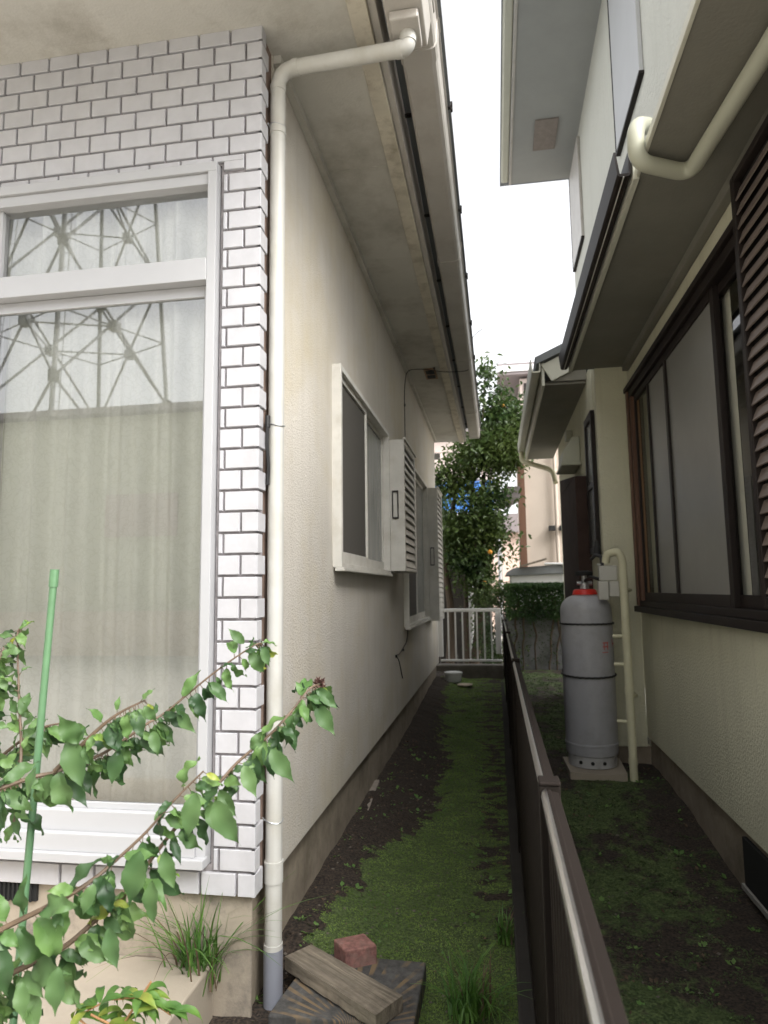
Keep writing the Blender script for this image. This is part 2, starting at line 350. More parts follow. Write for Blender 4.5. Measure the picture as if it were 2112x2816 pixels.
# ------------------------------------------------------------------ left house
XF, YF = -.765, 2.1                            # tile corner
XW = -.77                                      # side wall plane
ZT, ZB = 3.333, .361
LH = empty('house', (-3.0, 5.5, 0), 'single-storey house at the left with white tiled front and beige stucco side', 'house')
WX0, WX1, WZ0, WZ1 = -2.72, -.918, .452, 2.800  # front window opening
core = MB()
core.box(-6, WX0-.004, YF+.012, 2.26, ZB, ZT+.1); core.box(WX1+.004, XF-.012, YF+.012, 2.178, ZB, ZT+.1)
core.box(WX0-.004, WX1+.004, YF+.012, 2.26, WZ1+.004, ZT+.1); core.box(WX0-.004, WX1+.004, YF+.012, 2.26, ZB, WZ0-.004)
fw = core.build('front_wall', M['grout'], LH)
# tiles
NR = 42; ch = (ZT-ZB)/NR; tw = .1205; J = .0085
t = MB()
def tile(m, a0, a1, z0, z1, face='f'):
    c = .0018; d = .010
    if a1-a0 < .006 or z1-z0 < .006: return
    dz = random.uniform(-.0006, .0006)
    if face == 'f':
        f = lambda a, z, k: (a, YF+.0125+dz-k, z)
    else:
        f = lambda a, z, k: (XF-.0125+k, a, z)
    vs = [f(a0, z0, 0), f(a1, z0, 0), f(a1, z1, 0), f(a0, z1, 0), f(a0, z0, d), f(a1, z0, d), f(a1, z1, d), f(a0, z1, d),
          f(a0+c, z0+c, d+.0022), f(a1-c, z0+c, d+.0022), f(a1-c, z1-c, d+.0022), f(a0+c, z1-c, d+.0022)]
    m.add(vs, [(0,1,5,4),(1,2,6,5),(2,3,7,6),(3,0,4,7),(4,5,9,8),(5,6,10,9),(6,7,11,10),(7,4,8,11),(8,9,10,11)])
for i in range(NR):
    z0 = ZB+i*ch+J*.5; z1 = ZB+(i+1)*ch-J*.5
    if i == 0: z0 = ZB
    full = (NR-1-i) % 2 == 0
    x1 = XF; x0 = XF-(tw if full else tw/2)+J*.5
    first = True
    while x1 > -4.1:
        segs = [(x0, x1, z0, z1)]
        ox0, ox1, oz0, oz1 = WX0-.02, WX1+.016, WZ0-.022, WZ1+.012
        if x1 > ox0 and x0 < ox1 and z1 > oz0 and z0 < oz1:
            segs = []
            if z0 < oz0 < z1: segs.append((x0, x1, z0, oz0))
            if z0 < oz1 < z1: segs.append((x0, x1, oz1, z1))
            if x0 < ox1 < x1: segs.append((ox1, x1, max(z0, oz0), min(z1, oz1)) if not segs else (ox1, x1, max(z0, oz0)+J, min(z1, oz1)))
            if x0 < ox0 < x1: segs.append((x0, ox0, max(z0, oz0), min(z1, oz1)))
        for sg in segs: tile(t, *sg)
        x1 = x0-J; x0 = x1-tw+J
    tile(t, YF+.0008, YF+(.046 if full else .074), z0, z1, 's')
t.build('wall_tiles', M['tile'], LH)
MB().box(XF-.07, XF-.012, 2.179, 2.235, .36, 3.33).build('corner_board', mat('corner_filler', (.20, .14, .11), .9, var=.2, vscale=10), LH)
# side wall with window openings, foundation
side = MB()
W1 = (3.15, 4.69, 1.411, 2.418); W2 = (5.64, 7.42, .985, 2.45)
side.box(-.92, XW, 2.237, W1[0]+.01, .35, 3.42); side.box(-.92, XW, W1[0]+.01, W1[1], .35, W1[2]+.01); side.box(-.92, XW, W1[0]+.01, W1[1], W1[3]-.01, 3.42)
side.box(-.92, XW, W1[1], W2[0]+.01, .35, 3.42); side.box(-.92, XW, W2[0]+.01, W2[1], .35, W2[2]+.01); side.box(-.92, XW, W2[0]+.01, W2[1], W2[3]-.01, 3.42)
side.box(-.92, XW, W2[1], 8.95, .35, 3.42)
side.box(-6, -.92, 8.8, 8.95, .35, 3.42); side.box(-6.1, -6, 2.1, 8.95, .35, 3.42)
side.build('side_wall', M['stucco'], LH)
fd = MB(); fd.box(-.93, -.802, 2.14, 8.9, -.1, .349)
fd.build('side_foundation', M['conc_l'], LH)
MB().prism([(-6, -.1), (-.785, -.1), (-.785, .358), (-6, .358)], 1, 2.128, 2.139).build('front_foundation', M['conc_f'], LH)
gv = MB(); gv.box(-2.1, -1.52, 2.116, 2.127, .30, .375)
for k in range(36): gv.box(-2.1+.016*k, -2.094+.016*k, 2.108, 2.116, .30, .375)
gv.build('foundation_grille', M['black'], LH)
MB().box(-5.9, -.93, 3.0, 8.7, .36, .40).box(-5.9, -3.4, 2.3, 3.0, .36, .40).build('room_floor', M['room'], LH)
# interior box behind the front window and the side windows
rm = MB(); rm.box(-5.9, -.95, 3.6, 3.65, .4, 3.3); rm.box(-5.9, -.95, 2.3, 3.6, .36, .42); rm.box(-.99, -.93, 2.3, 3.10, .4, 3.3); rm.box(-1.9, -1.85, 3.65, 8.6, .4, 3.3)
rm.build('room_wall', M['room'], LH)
# front window
fwn = MB()
y0, y1 = 2.075, 2.17
fwn.box(WX0, WX1, y0, y1, WZ1-.035, WZ1); fwn.box(WX1-.032, WX1, y0, y1, WZ0+.0, WZ1-.035); fwn.box(WX0, WX0+.032, y0, y1, WZ0, WZ1-.035)
fwn.box(WX0+.032, WX1-.032, y0+.012, y1, WZ1-.075, WZ1-.035)
fwn.box(WX0+.032, WX1-.032, y0-.004, y1, 2.365, 2.445)
fwn.box(WX0+.032, WX1-.032, y0+.015, y1, WZ0, .60); fwn.box(WX0-.01, WX1+.004, y0-.03, y0+.012, WZ0+.002, WZ0+.03); fwn.box(WX0+.032, WX1-.032, y0-.012, y0+.012, WZ0+.03, WZ0+.085)
WN = fwn.build('front_window', M['alu'], LH, bevel=.002)
sa = MB()
MX = -1.79
for (a, b, yy) in ((MX-.02, WX1-.034, 2.115), (WX0+.034, MX+.02, 2.14)):
    sa.box(a, a+.03, yy, yy+.022, .60, 2.364); sa.box(b-.02, b, yy, yy+.022, .60, 2.364); sa.box(a+.03, b-.02, yy, yy+.022, .60, .62); sa.box(a+.03, b-.02, yy, yy+.022, 2.325, 2.364)
sa.box(MX-.014, MX+.014, 2.11, 2.15, 2.445, WZ1-.075); sa.box(MX+.014, WX1-.032, 2.115, 2.14, 2.445, 2.462); sa.box(WX1-.045, WX1-.032, 2.115, 2.14, 2.462, WZ1-.075)
sa.build('sash', M['alu'], WN, bevel=.0015)
def sheet(x0, x1, y, z0, z1, n=24):
    b = MB(); vs = []
    for j in range(n+1):
        for i in range(n+1):
            vs.append((x0+(x1-x0)*i/n, y, z0+(z1-z0)*j/n))
    return b.add(vs, [(j*(n+1)+i, j*(n+1)+i+1, (j+1)*(n+1)+i+1, (j+1)*(n+1)+i) for j in range(n) for i in range(n)])
def pane_x(name, x, ya, yb, za, zb, m, p): return MB().add([(x, ya, za), (x, yb, za), (x, yb, zb), (x, ya, zb)], [(0, 1, 2, 3)]).build(name, m, p)
def pane_y(name, y, xa, xb, za, zb, m, p): return MB().add([(xa, y, za), (xb, y, za), (xb, y, zb), (xa, y, zb)], [(0, 1, 2, 3)]).build(name, m, p)
pane_y('pane', 2.1255, MX+.01, WX1-.05, .618, 2.33, M['glass'], WN)
pane_y('pane', 2.151, WX0+.06, MX-.012, .618, 2.33, M['glass'], WN)
pane_y('pane', 2.127, MX+.012, WX1-.044, 2.46, WZ1-.074, M['glass'], WN)
pane_y('pane', 2.129, WX0+.03, MX-.014, 2.44, WZ1-.074, M['glass'], WN)
cu = MB(); n = 260; zs = [.44, .9, 1.4, 1.9, 2.35, 2.78]
vs = []
for j, z in enumerate(zs):
    for i in range(n+1):
        x = -2.75+1.83*i/n; k = .9+.1*(z/2.8)
        f = .030*math.sin(x*40+1.6*math.sin(x*7)+.15*z)+.014*math.sin(x*93+z*.4)+.010*math.sin(x*17)
        vs.append((x, 2.208+f*k*.85, z))
cu.add(vs, [(j*(n+1)+i, j*(n+1)+i+1, (j+1)*(n+1)+i+1, (j+1)*(n+1)+i) for j in range(len(zs)-1) for i in range(n)])
cu.build('lace_curtain', M['curtain'], WN, smooth=True)
# side windows with shutter boxes
def side_window(W, shut, screenfrac, hz):
    ya, yb, za, zb = W; xo = -.725
    f = MB(); e = .028
    f.box(-.86, xo, ya, ya+.03, za, zb); f.box(-.86, xo, yb-e, yb, za, zb); f.box(-.86, xo, ya+.03, yb-e, zb-e, zb)
    f.box(-.86, xo, ya+.03, yb-e, za, za+.02); f.box(-.76, xo+.012, ya, yb, za-.018, za-.001)
    w = f.build('side_window', M['alu_d'], LH, bevel=.002)
    ym = ya+(yb-ya)*screenfrac; s = MB()
    for (a, b, x) in ((ya+.032, ym+.015, -.765), (ym-.02, yb-e-.002, -.79)):
        s.box(x, x+.02, a, a+.026, za+.022, zb-e); s.box(x, x+.02, b-.026, b, za+.022, zb-e)
        s.box(x, x+.02, a+.026, b-.026, za+.022, za+.08); s.box(x, x+.02, a+.026, b-.026, zb-e-.03, zb-e-.001)
    s.build('sash', M['alu_d'], w, bevel=.0015)
    pane_x('insect_screen', -.755, ya+.058, ym-.012, za+.08, zb-e-.03, M['screen'], w)
    pane_x('pane', -.78, ym+.006, yb-e-.03, za+.08, zb-e-.03, M['frost'], w)
    pane_x('pane', -.80, ya+.03, ym, za+.03, zb-e, M['frost'], w)
    a, b, c, d = shut; x1 = -.622
    bx = MB(); bx.box(XW+.001, x1, a, a+.03, c, d); bx.box(XW+.001, x1, b-.02, b, c, d); bx.box(XW+.001, x1, a+.03, b-.02, d-.03, d); bx.box(XW+.001, x1, a+.03, b-.02, c, c+.025)
    bx.box(XW+.001, XW+.01, a+.03, b-.02, c+.025, d-.03); bx.box(x1-.005, x1+.012, a-.004, b+.004, d-.001, d+.014)
    sb = bx.build('shutter_box', M['alu_d'], LH, bevel=.002)
    lv = MB(); ns = int((d-c-.1)/.055)
    lv.box(x1-.012, x1-.002, a+.03, a+.05, c+.025, d-.03); lv.box(x1-.012, x1-.002, b-.04, b-.02, c+.025, d-.03)
    for k in range(ns+1):
        z = c+.03+k*(d-c-.075)/ns
        lv.prism([(x1-.004, z), (x1-.001, z+.002), (x1-.018, z+.05), (x1-.022, z+.048)], 1, a+.05, b-.04)
    lv.build('louvre_panel', M['alu_d'], sb)
    h = MB(); h.box(x1-.088, x1-.082, a-.012, a, hz-.10, hz+.10); h.box(x1-.05, x1-.044, a-.012, a, hz-.10, hz+.10); h.box(x1-.082, x1-.05, a-.012, a-.002, hz+.09, hz+.10); h.box(x1-.082, x1-.05, a-.012, a-.002, hz-.10, hz-.09)
    h.build('handle', M['brown'], sb)
side_window(W1, (4.69, 5.37, 1.43, 2.37), .5, 1.90)
side_window(W2, (7.45, 8.12, .955, 2.43), .45, 1.66)
# eaves
ZS = 3.318
sf = MB(); sf.box(-6, -.425, 1.2, 9.15, ZS, ZS+.02)
sf.build('soffit', M['soffit'], LH)
sj = MB()
for yy in (2.97, 3.88, 4.79, 5.70, 6.61, 7.52, 8.43): sj.box(XW+.04, -.43, yy, yy+.006, ZS-.0025, ZS-.0005)
sj.box(XW+.001, XW+.03, 2.24, 8.95, ZS-.035, ZS-.001); sj.box(-6, XF, 2.06, 2.098, ZS-.001, ZS-.0005)
sj.build('soffit_trim', M['soffit'], LH)
fa = MB(); fa.box(-.445, -.378, 1.15, 9.17, ZS-.022, ZS+.16); fa.build('fascia', M['fascia'], LH, bevel=.003)
fb = MB(); fb.box(-.377, -.348, 1.12, 9.175, ZS-.004, ZS+.20); fb.build('fascia_cap', M['gutter'], LH, bevel=.003)
MB().prism([(-.352, 3.50), (-.14, 3.53), (-.14, 3.56), (-6.1, 5.2), (-6.1, 3.56)], 1, 1.1, 9.2).build('roof', M['roofg'], LH)
gu = MB()
prof = [(-.300, 3.46), (-.300, 3.365), (-.288, 3.352), (-.185, 3.352), (-.170, 3.36), (-.163, 3.375), (-.158, 3.47), (-.150, 3.475), (-.150, 3.482), (-.166, 3.482), (-.172, 3.38), (-.29, 3.366), (-.292, 3.46)]
gu.prism(prof, 1, 1.0, 9.13)
g = gu.build('gutter', M['gutter'], LH)
MB().prism([(-.303, 3.47), (-.303, 3.349), (-.18, 3.349), (-.162, 3.36), (-.150, 3.475)], 1, 9.12, 9.17).build('end_cap', M['ivory'], g)
for yy in (2.35, 4.05, 5.95, 7.8):
    jn = MB(); jn.prism([(x+(-.004 if x < -.23 else .004), z+(-.004 if z < 3.42 else 0)) for x, z in prof[:8]], 1, yy, yy+.07)
    jn.build('gutter_joint', M['gutter'], g)
for k in range(9):
    yy = 2.0+k*.85; br = MB()
    br.box(-.352, -.29, yy, yy+.02, 3.47, 3.478); br.box(-.3, -.13, yy, yy+.02, 3.484, 3.49); br.box(-.137, -.128, yy, yy+.02, 3.47, 3.51)
    br.build('gutter_bracket', M['brown'], g)
# outlet box + downpipe
ob = MB(); ob.prism([(-.315, 3.262), (-.185, 3.262), (-.165, 3.40), (-.325, 3.40)], 1, 1.98, 2.24); ob.box(-.33, -.155, 1.97, 2.25, 3.401, 3.425); ob.prism([(-.300, 3.225), (-.20, 3.225), (-.20, 3.26), (-.300, 3.26)], 1, 2.06, 2.20)
ob.build('outlet_box', M['gutter'], g, bevel=.006)
op = (-.255, 2.0)
e1 = at(1122, 132, 1, 2.13); p0 = Vector((e1.x, 2.13, 3.24))
path = ease([p0, e1, (-.738, 2.2, at(760, 195, 1, 2.2).z), (-.738, 2.2, .17)], .075, 8)
dp = MB(); dp.tube(path, .0275, 20); DP = dp.build('downpipe', M['ivory'], LH, smooth=True)
for (z0, z1, r) in ((.37, .43, .0305), (.427, .436, .0315), (2.96, 2.99, .0300), (.17, .185, .030)):
    MB().tube([(-.738, 2.2, z0), (-.738, 2.2, z1)], r, 24).build('pipe_socket', M['ivory'], DP, smooth=True)
for k in (1, 9, 10, 18):
    a = Vector(path[k]); d = (Vector(path[min(len(path)-1, k+1)])-Vector(path[k-1])).normalized()
    MB().tube([a-d*.012, a+d*.012], .0295, 24).build('pipe_socket', M['ivory'], DP, smooth=True)
MB().tube([(-.738, 2.2, -.03), (-.738, 2.2, .17)], .031, 20).build('pipe_foot', M['pvc_grey'], DP, smooth=True)
for z in (.56, 1.87, 2.99):
    cl = MB(); cl.tube([(-.738+.029*math.cos(a_), 2.2+.029*math.sin(a_), z+.004*math.sin(a_*2)) for a_ in [2*math.pi*k/16 for k in range(17)]], .0022, 5)
    cl.tube([(-.738-.028, 2.19, z), (-.772, 2.185, z+.012)], .0025, 5)
    cl.build('wire_clamp', M['steel'], DP)
cb = MB(); cb.tube(ease([(-.757, 2.166, 1.88), (-.757, 2.16, 1.80), (-.752, 2.166, 1.72), (-.757, 2.17, 1.66)], .02), .006, 6); cb.tube([(-.757, 2.166, 1.9), (-.757, 2.166, 1.86)], .009, 8)
tag(cb.build('cable', M['rubber']), 'short black cable end hanging between white tiles and downpipe', 'cable')
# soffit vent
vt = MB(); vt.box(-.60, -.49, 5.98, 6.28, ZS-.012, ZS-.001); V = vt.build('soffit_vent', M['tan'], LH)
MB().box(-.585, -.505, 6.01, 6.12, ZS-.0145, ZS-.0125).box(-.585, -.505, 6.15, 6.25, ZS-.0145, ZS-.0125).build('vent_slot', M['black'], V)
vs2 = MB(); vs2.box(-.78, -.70, 8.98, 9.02, 3.05, 3.13); vs2.build('eave_hook', M['alu'], LH)
# antenna wire
w = MB(); w.tube(ease([at(1325, 905, 1, 6.9), at(1300, 925, 1, 6.6)+Vector((0, 0, 0)), (-.18, 6.2, 3.34), (-.40, 6.0, 3.275), (-.60, 5.95, 3.305), (-.745, 5.9, 3.29), (-.763, 5.86, 3.1), (-.763, 5.86, 1.0), (-.763, 5.75, .86), (-.763, 5.3, .80), (-.763, 5.10, .81)], .09), .0035, 6)
w.tube([(-.763, 5.15, .80), (-.74, 5.12, .76), (-.735, 5.25, .62)], .0035, 6)
for p in ((-.763, 5.86, 2.95), (-.763, 5.86, .98), (-.763, 5.5, .815), (-.763, 5.12, .80), (-.50, 5.96, 3.305)): w.box(p[0]-.004, p[0]+.008, p[1]-.012, p[1]+.012, p[2]-.01, p[2]+.01)
tag(w.build('cable', M['rubber'], smooth=True), 'thin black cable running down the beige side wall below the soffit', 'cable')
# apron step
ap = MB(); ap.box(-4, -.905, .2, 2.125, -.1, .155)
o = tag(ap.build('concrete_step', M['apron'], bevel=.006), 'low pale concrete step in front of the big tiled window', 'step')

# ------------------------------------------------------------------ right house
RH = empty('house', (3.0, 3.0, 0), 'two-storey cream stucco house at the right with brown window frames', 'house')
XR, YR, ZR = 1.0, 5.03, 2.91
rw = MB()
WR = (1.2, 4.86, 1.17, 2.66)
rw.box(XR, 1.2, WR[1]-.01, YR, .27, ZR); rw.box(XR, 1.2, 1.12, WR[1]-.01, .27, WR[2]+.01); rw.box(XR, 1.2, 1.12, WR[1]-.01, WR[3]-.01, ZR); rw.box(1.2, 4.5, 1.12, 1.24, .27, ZR); rw.box(XR, 1.2, 1.12, WR[0], WR[2]+.01, WR[3]-.01)
rw.build('near_wall', M['stucco_r'], RH)
rr = MB(); rr.box(.768, XR-.002, YR, YR+.12, .2, 3.2); rr.box(.765, .9, YR+.12, 8.0, .2, 3.0); rr.box(.9, 3, 7.9, 8.0, .2, 3.0)
rr.build('rear_wall', M['stucco_r'], RH)
MB().box(1.02, 1.2, 1.13, YR, -.2, .269).box(.79, 1.02, YR+.02, YR+.1, -.2, .2).box(.79, .9, YR+.1, 7.98, -.2, .2).build('foundation', M['conc_l'], RH)
MB().box(1.001, 1.019, 1.9, 3.22, .04, .235).build('foundation_vent', M['black'], RH)
MB().box(.992, 1.019, 1.9, 3.24, .018, .038).build('vent_sill', M['conc'], RH)
up = MB(); up.box(1.03, 1.2, 2.2, 7.85, ZR+.1, 6.25); up.box(1.2, 6, 7.7, 7.85, ZR, 6.25); up.box(5.9, 6, 2.2, 7.7, -.1, 6.25); up.box(1.2, 5.9, 2.2, 2.3, 2.9, 6.25)
up.build('upper_wall', M['stucco_up'], RH)
# near eave
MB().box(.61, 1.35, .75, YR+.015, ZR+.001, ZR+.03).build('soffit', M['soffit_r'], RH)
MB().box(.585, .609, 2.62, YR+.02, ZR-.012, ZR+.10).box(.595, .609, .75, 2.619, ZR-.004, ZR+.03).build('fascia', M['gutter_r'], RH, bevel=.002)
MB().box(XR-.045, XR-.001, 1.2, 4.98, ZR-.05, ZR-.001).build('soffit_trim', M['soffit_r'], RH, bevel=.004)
MB().prism([(.615, 2.942), (.612, 2.95), (1.1, 3.2), (1.28, 3.0)], 1, .75, YR+.03).build('lower_roof', M['roofg'], RH)
def gutterR(x0, x1, z0, z1, ya, yb, name, m):
    b = MB(); b.prism([(x0, z1), (x0+.01, z0+.01), (x0+.02, z0), (x1-.01, z0), (x1, z0+.01), (x1, z1), (x1-.008, z1), (x1-.008, z0+.012), (x0+.02, z0+.012), (x0+.008, z1)], 1, ya, yb)
    return b.build(name, m, RH)
gr = gutterR(.515, .578, 2.915, 3.02, 2.62, YR, 'gutter', M['brown'])
MB().box(.547, .551, 2.62, YR, 2.9105, 2.9145).build('gutter_seam', M['alu_d'], gr)
pts = [at(1746, 345, 1, 2.44), at(1750, 445, 2, 2.865), at(1895, 478, 2, 2.862), at(2112, 130, 2, 2.862), at(2300, -180, 2, 2.862)]
dpr = MB(); pr = ease([pts[0]+Vector((.07, .1, .06)), pts[0], pts[1], pts[2], pts[3], pts[4]], .07, 8); dpr.tube(pr, .031, 18)
dpr.build('downpipe', M['olive_pipe'], RH, smooth=True)
# near window, brown
ya, yb, za, zb = WR; fr = MB()
fr.box(.955, 1.05, yb-.055, yb, za, zb); fr.box(.955, 1.05, ya, ya+.05, za, zb); fr.box(.955, 1.05, ya+.05, yb-.055, zb-.05, zb); fr.box(.955, 1.05, ya+.05, yb-.055, za, za+.035); fr.box(.93, 1.0, ya-.02, yb+.03, za-.04, za-.001); fr.box(.935, 1.0, ya-.02, yb+.02, zb+.001, zb+.035)
WRo = fr.build('brown_window', M['brown'], RH, bevel=.003)
MB().box(.943, .954, yb-.05, yb-.002, za+.002, zb-.002).box(.957, .985, yb-.10, yb-.056, za+.036, zb-.052).build('jamb', M['brownwood'], WRo)
MB().box(.99, 1.0, yb-.16, yb-.102, za+.036, zb-.052).build('inner_jamb', M['tan'], WRo)
s = MB()
for (a, b, x) in ((3.02, 4.74, .975), (2.02, 3.08, 1.0), (1.25, 2.1, .975)):
    s.box(x, x+.025, a, a+.05, za+.036, zb-.051); s.box(x, x+.025, b-.018, b, za+.036, zb-.051); s.box(x, x+.025, a+.05, b-.018, za+.036, za+.09); s.box(x, x+.025, a+.05, b-.018, zb-.095, zb-.051)
s.box(.972, .984, 3.88, 3.92, za+.09, zb-.095); s.box(.972, .99, 4.33, 4.35, za+.09, zb-.095)
s.build('sash', M['brown'], WRo, bevel=.002)
pane_x('pane', .985, 3.06, 4.33, za+.08, zb-.09, M['frost2'], WRo); pane_x('pane', .986, 4.35, 4.73, za+.08, zb-.09, M['glass_r'], WRo); pane_x('pane', 1.012, 2.06, 3.03, za+.08, zb-.09, M['glass_r'], WRo)
bl = MB(); vs = []; n = 60
for j, z in enumerate((za-.1, zb+.1)):
    for i in range(n+1):
        y = 3.0+(4.62-3.0)*i/n; vs.append((1.035+.004*math.sin(y*30), y, z))
bl.add(vs, [(i, i+1, n+2+i, n+1+i) for i in range(n)])
bl.build('blind', M['shoji'], WRo, smooth=True)
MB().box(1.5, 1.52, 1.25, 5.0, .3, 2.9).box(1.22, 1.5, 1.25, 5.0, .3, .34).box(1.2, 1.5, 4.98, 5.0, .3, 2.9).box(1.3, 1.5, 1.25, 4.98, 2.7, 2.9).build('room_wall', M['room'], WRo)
# louvred shutter
ls = MB(); ls.box(.905, .935, 2.50, 2.535, 1.22, 2.80); ls.box(.905, .935, 1.3, 2.499, 2.77, 2.80); ls.box(.905, .935, 1.3, 2.499, 1.22, 1.26); ls.box(.905, .935, 1.265, 1.299, 1.22, 2.80)
LS = ls.build('louvred_shutter', M['brown'], RH, bevel=.003)
lv = MB()
for k in range(27):
    z = 1.27+k*.055; lv.prism([(.908, z), (.912, z-.003), (.930, z+.042), (.926, z+.046)], 1, 1.3, 2.5)
lv.build('slat', M['slat_r'], LS); MB().box(.936, .94, 1.3, 2.52, 1.22, 2.8).build('shutter_back', M['black'], LS)
# upper storey fittings
for (a, b, c, d) in ((4.15, 4.97, 4.56, 6.1), (6.95, 7.72, 4.97, 6.1)):
    ub = MB(); ub.box(1.0, 1.029, a, b, c, d); U = ub.build('shutter_box', M['gutter'] if a > 5 else mat('pale_grey_panel', (.50, .50, .50), .5, var=.03), RH, bevel=.004)
    MB().box(.996, 1.03, a-.006, b+.018, c-.022, c-.001).box(.996, 1.03, b+.001, b+.018, c, d).build('frame_edge', M['brown'], U)
MB().box(.335, 1.03, 1.7, 7.86, 6.20, 6.23).build('upper_soffit', mat('upper_soffit', (.36, .36, .34), .9, var=.04), RH)
MB().prism([(.20, 6.24), (.2, 6.30), (6, 8.5), (6, 6.25), (1.0, 6.235)], 1, 1.7, 7.95).build('upper_roof', M['roofg'], RH)
MB().box(.305, .334, 1.7, 7.87, 6.19, 6.36).build('upper_fascia', M['gutter'], RH, bevel=.004)
ug = MB(); ug.prism([(.20, 6.33), (.21, 6.24), (.23, 6.225), (.29, 6.225), (.303, 6.24), (.303, 6.33)], 1, 1.7, 7.86); ug.build('upper_gutter', M['gutter_r'], RH)
rv = MB(); p = at(1478, 350, 2, 6.197); q = at(1540, 415, 2, 6.197)
rv.box(.56, .80, 6.75, 7.25, 6.185, 6.199); rv.build('rusty_vent', mat('rusty_mesh', (.27, .23, .20), .9, var=.12, vscale=20), RH)
# rear low roof over the rear wall
ro = MB()
rf = at(1470, 987, 1, 5.4); rg = at(1598, 922, 1, 5.4); sl = (rg.z-rf.z)/(rg.x-rf.x)
def rz(x): return rf.z+sl*(x-rf.x)
ro.prism([(rf.x, rf.z), (1.05, rz(1.05)), (1.05, rz(1.05)-.07), (rf.x+.01, rf.z-.055)], 1, 5.36, 8.75)
ro.build('rear_roof', M['roofg'], RH)
ra = MB(); ra.prism([(rf.x+.05, rf.z-.055), (.80, rz(.80)-.075), (.80, rz(.80)-.24), (rf.x+.13, rf.z-.19)], 1, 5.40, 5.42); ra.build('rake_board', M['gutter_r'], RH)
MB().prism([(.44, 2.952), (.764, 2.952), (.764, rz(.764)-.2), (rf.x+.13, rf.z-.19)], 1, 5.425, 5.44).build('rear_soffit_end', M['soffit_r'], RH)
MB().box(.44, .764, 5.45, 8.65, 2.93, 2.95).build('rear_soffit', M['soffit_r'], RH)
MB().box(.415, .439, 5.42, 8.66, 2.92, 3.14).build('rear_fascia', M['gutter_r'], RH, bevel=.003)
gutterR(.325, .405, 3.02, 3.13, 5.38, 8.7, 'rear_gutter', M['gutter_r'])
rp = MB(); rp.tube(ease([(.37, 8.6, 3.02), (.37, 8.6, 2.90), (.72, 8.3, 2.72), (.74, 8.2, 2.55)], .08), .03, 12); rp.build('rear_downpipe', M['cream_pipe'], RH, smooth=True)
# rear wall fittings
rb = MB(); rb.box(.66, .764, 5.60, 6.85, 1.0, 2.20); rb.prism([(5.60, 2.201), (6.85, 2.201), (6.85, 2.36)], 0, .66, .764)
rb.build('brown_shutter_box', M['panelwood'], RH, bevel=.004)
rh = MB(); rh.prism([(.763, 2.62), (.70, 2.62), (.62, 2.50), (.60, 2.38), (.763, 2.38)], 1, 6.0, 6.4); rh.box(.59, .763, 5.95, 6.45, 2.355, 2.379); rh.box(.70, .763, 6.5, 6.62, 2.70, 2.80)
rh.build('exhaust_hood', M['olive_pipe'], RH, bevel=.01)
rwn = MB(); rwn.box(.735, .764, 5.12, 5.16, 1.55, 2.62); rwn.box(.735, .764, 5.46, 5.50, 1.55, 2.62); rwn.box(.735, .764, 5.16, 5.46, 1.55, 1.6); rwn.box(.735, .764, 5.16, 5.46, 2.56, 2.62); rwn.box(.737, .762, 5.16, 5.46, 2.05, 2.09)
Wn = rwn.build('narrow_window', M['brown'], RH); pane_x('pane', .75, 5.16, 5.46, 1.6, 2.56, M['frost'], Wn)
# vertical cream service pipe
sp = MB(); PX, PY = .822, 4.62
sp.tube(ease([(PX-.10, PY+.05, 1.46), (PX-.09, PY+.04, 1.52), (PX-.02, PY+.0, 1.53), (PX, PY, 1.47), (PX, PY, .0)], .045), .026, 14)
SP = sp.build('service_pipe', M['cream_pipe'], smooth=True, base=(PX, PY, 0))
tag(SP, 'cream insulated vertical pipe with hooked top beside the gas cylinder', 'pipe')
for z in (1.30, .62, .18, 1.0): MB().tube([(PX, PY, z), (PX, PY, z+.035)], .029, 14).build('pipe_collar', M['cream_pipe'], SP, smooth=True)
for z in (.98, .44, .80): MB().tube([(PX-.08, PY+.03, z), (PX, PY, z)], .012, 8).build('pipe_bracket', M['cream_pipe'], SP, smooth=True)
for z in (.60, 1.28): MB().tube([(PX, PY, z), (.87, PY+.05, z), (.88, YR, z)], .013, 8).build('pipe_bracket', M['cream_pipe'], SP, smooth=True)
# ------------------------------------------------------------------ gas cylinder
CX, CY, CZ, CR = .60, 4.83, .128, .170
GC = empty('gas_cylinder', (CX, CY, CZ), 'tall grey gas cylinder with red collar strapped beside the cream wall', 'gas cylinder')
c = (CX, CY, CZ)
MB().lathe([(CR-.004, .075), (CR, .10), (CR, 1.00)]+[(CR*math.cos(a_)**.7, 1.01+.115*math.sin(a_)) for a_ in [R_(k) for k in range(8, 80, 6)]]+[(.06, 1.127)], c, 48).build('body', M['cyl'], GC, smooth=True)
MB().lathe([(.150, .008), (.156, 0), (.158, .07), (.154, .072)], c, 48).build('foot_ring', mat('pale_ring', (.48, .48, .48), .4, stain=((.2, .17, .15), 12, .6)), GC, smooth=True)
MB().lathe([(CR+.003, .135), (CR+.004, .14), (CR+.004, .148), (CR+.003, .152)], c, 48).build('weld_band', M['cyl'], GC, smooth=True)
MB().lathe([(.085, 1.122), (.078, 1.15), (.068, 1.158), (.05, 1.16)], c, 32).build('collar', M['red'], GC, smooth=True)
v = MB(); v.lathe([(.03, 1.16), (.03, 1.20), (.018, 1.21), (.018, 1.25)], c, 16); v.lathe([(.014, -.05), (.014, .05)], (CX, CY, CZ+1.20), 12, 0)
v.build('valve', M['steel'], GC, smooth=True)
MB().lathe([(.055, 1.252), (.060, 1.262), (.060, 1.278), (.03, 1.285)], c, 20).build('hand_wheel', M['black'], GC, smooth=True)
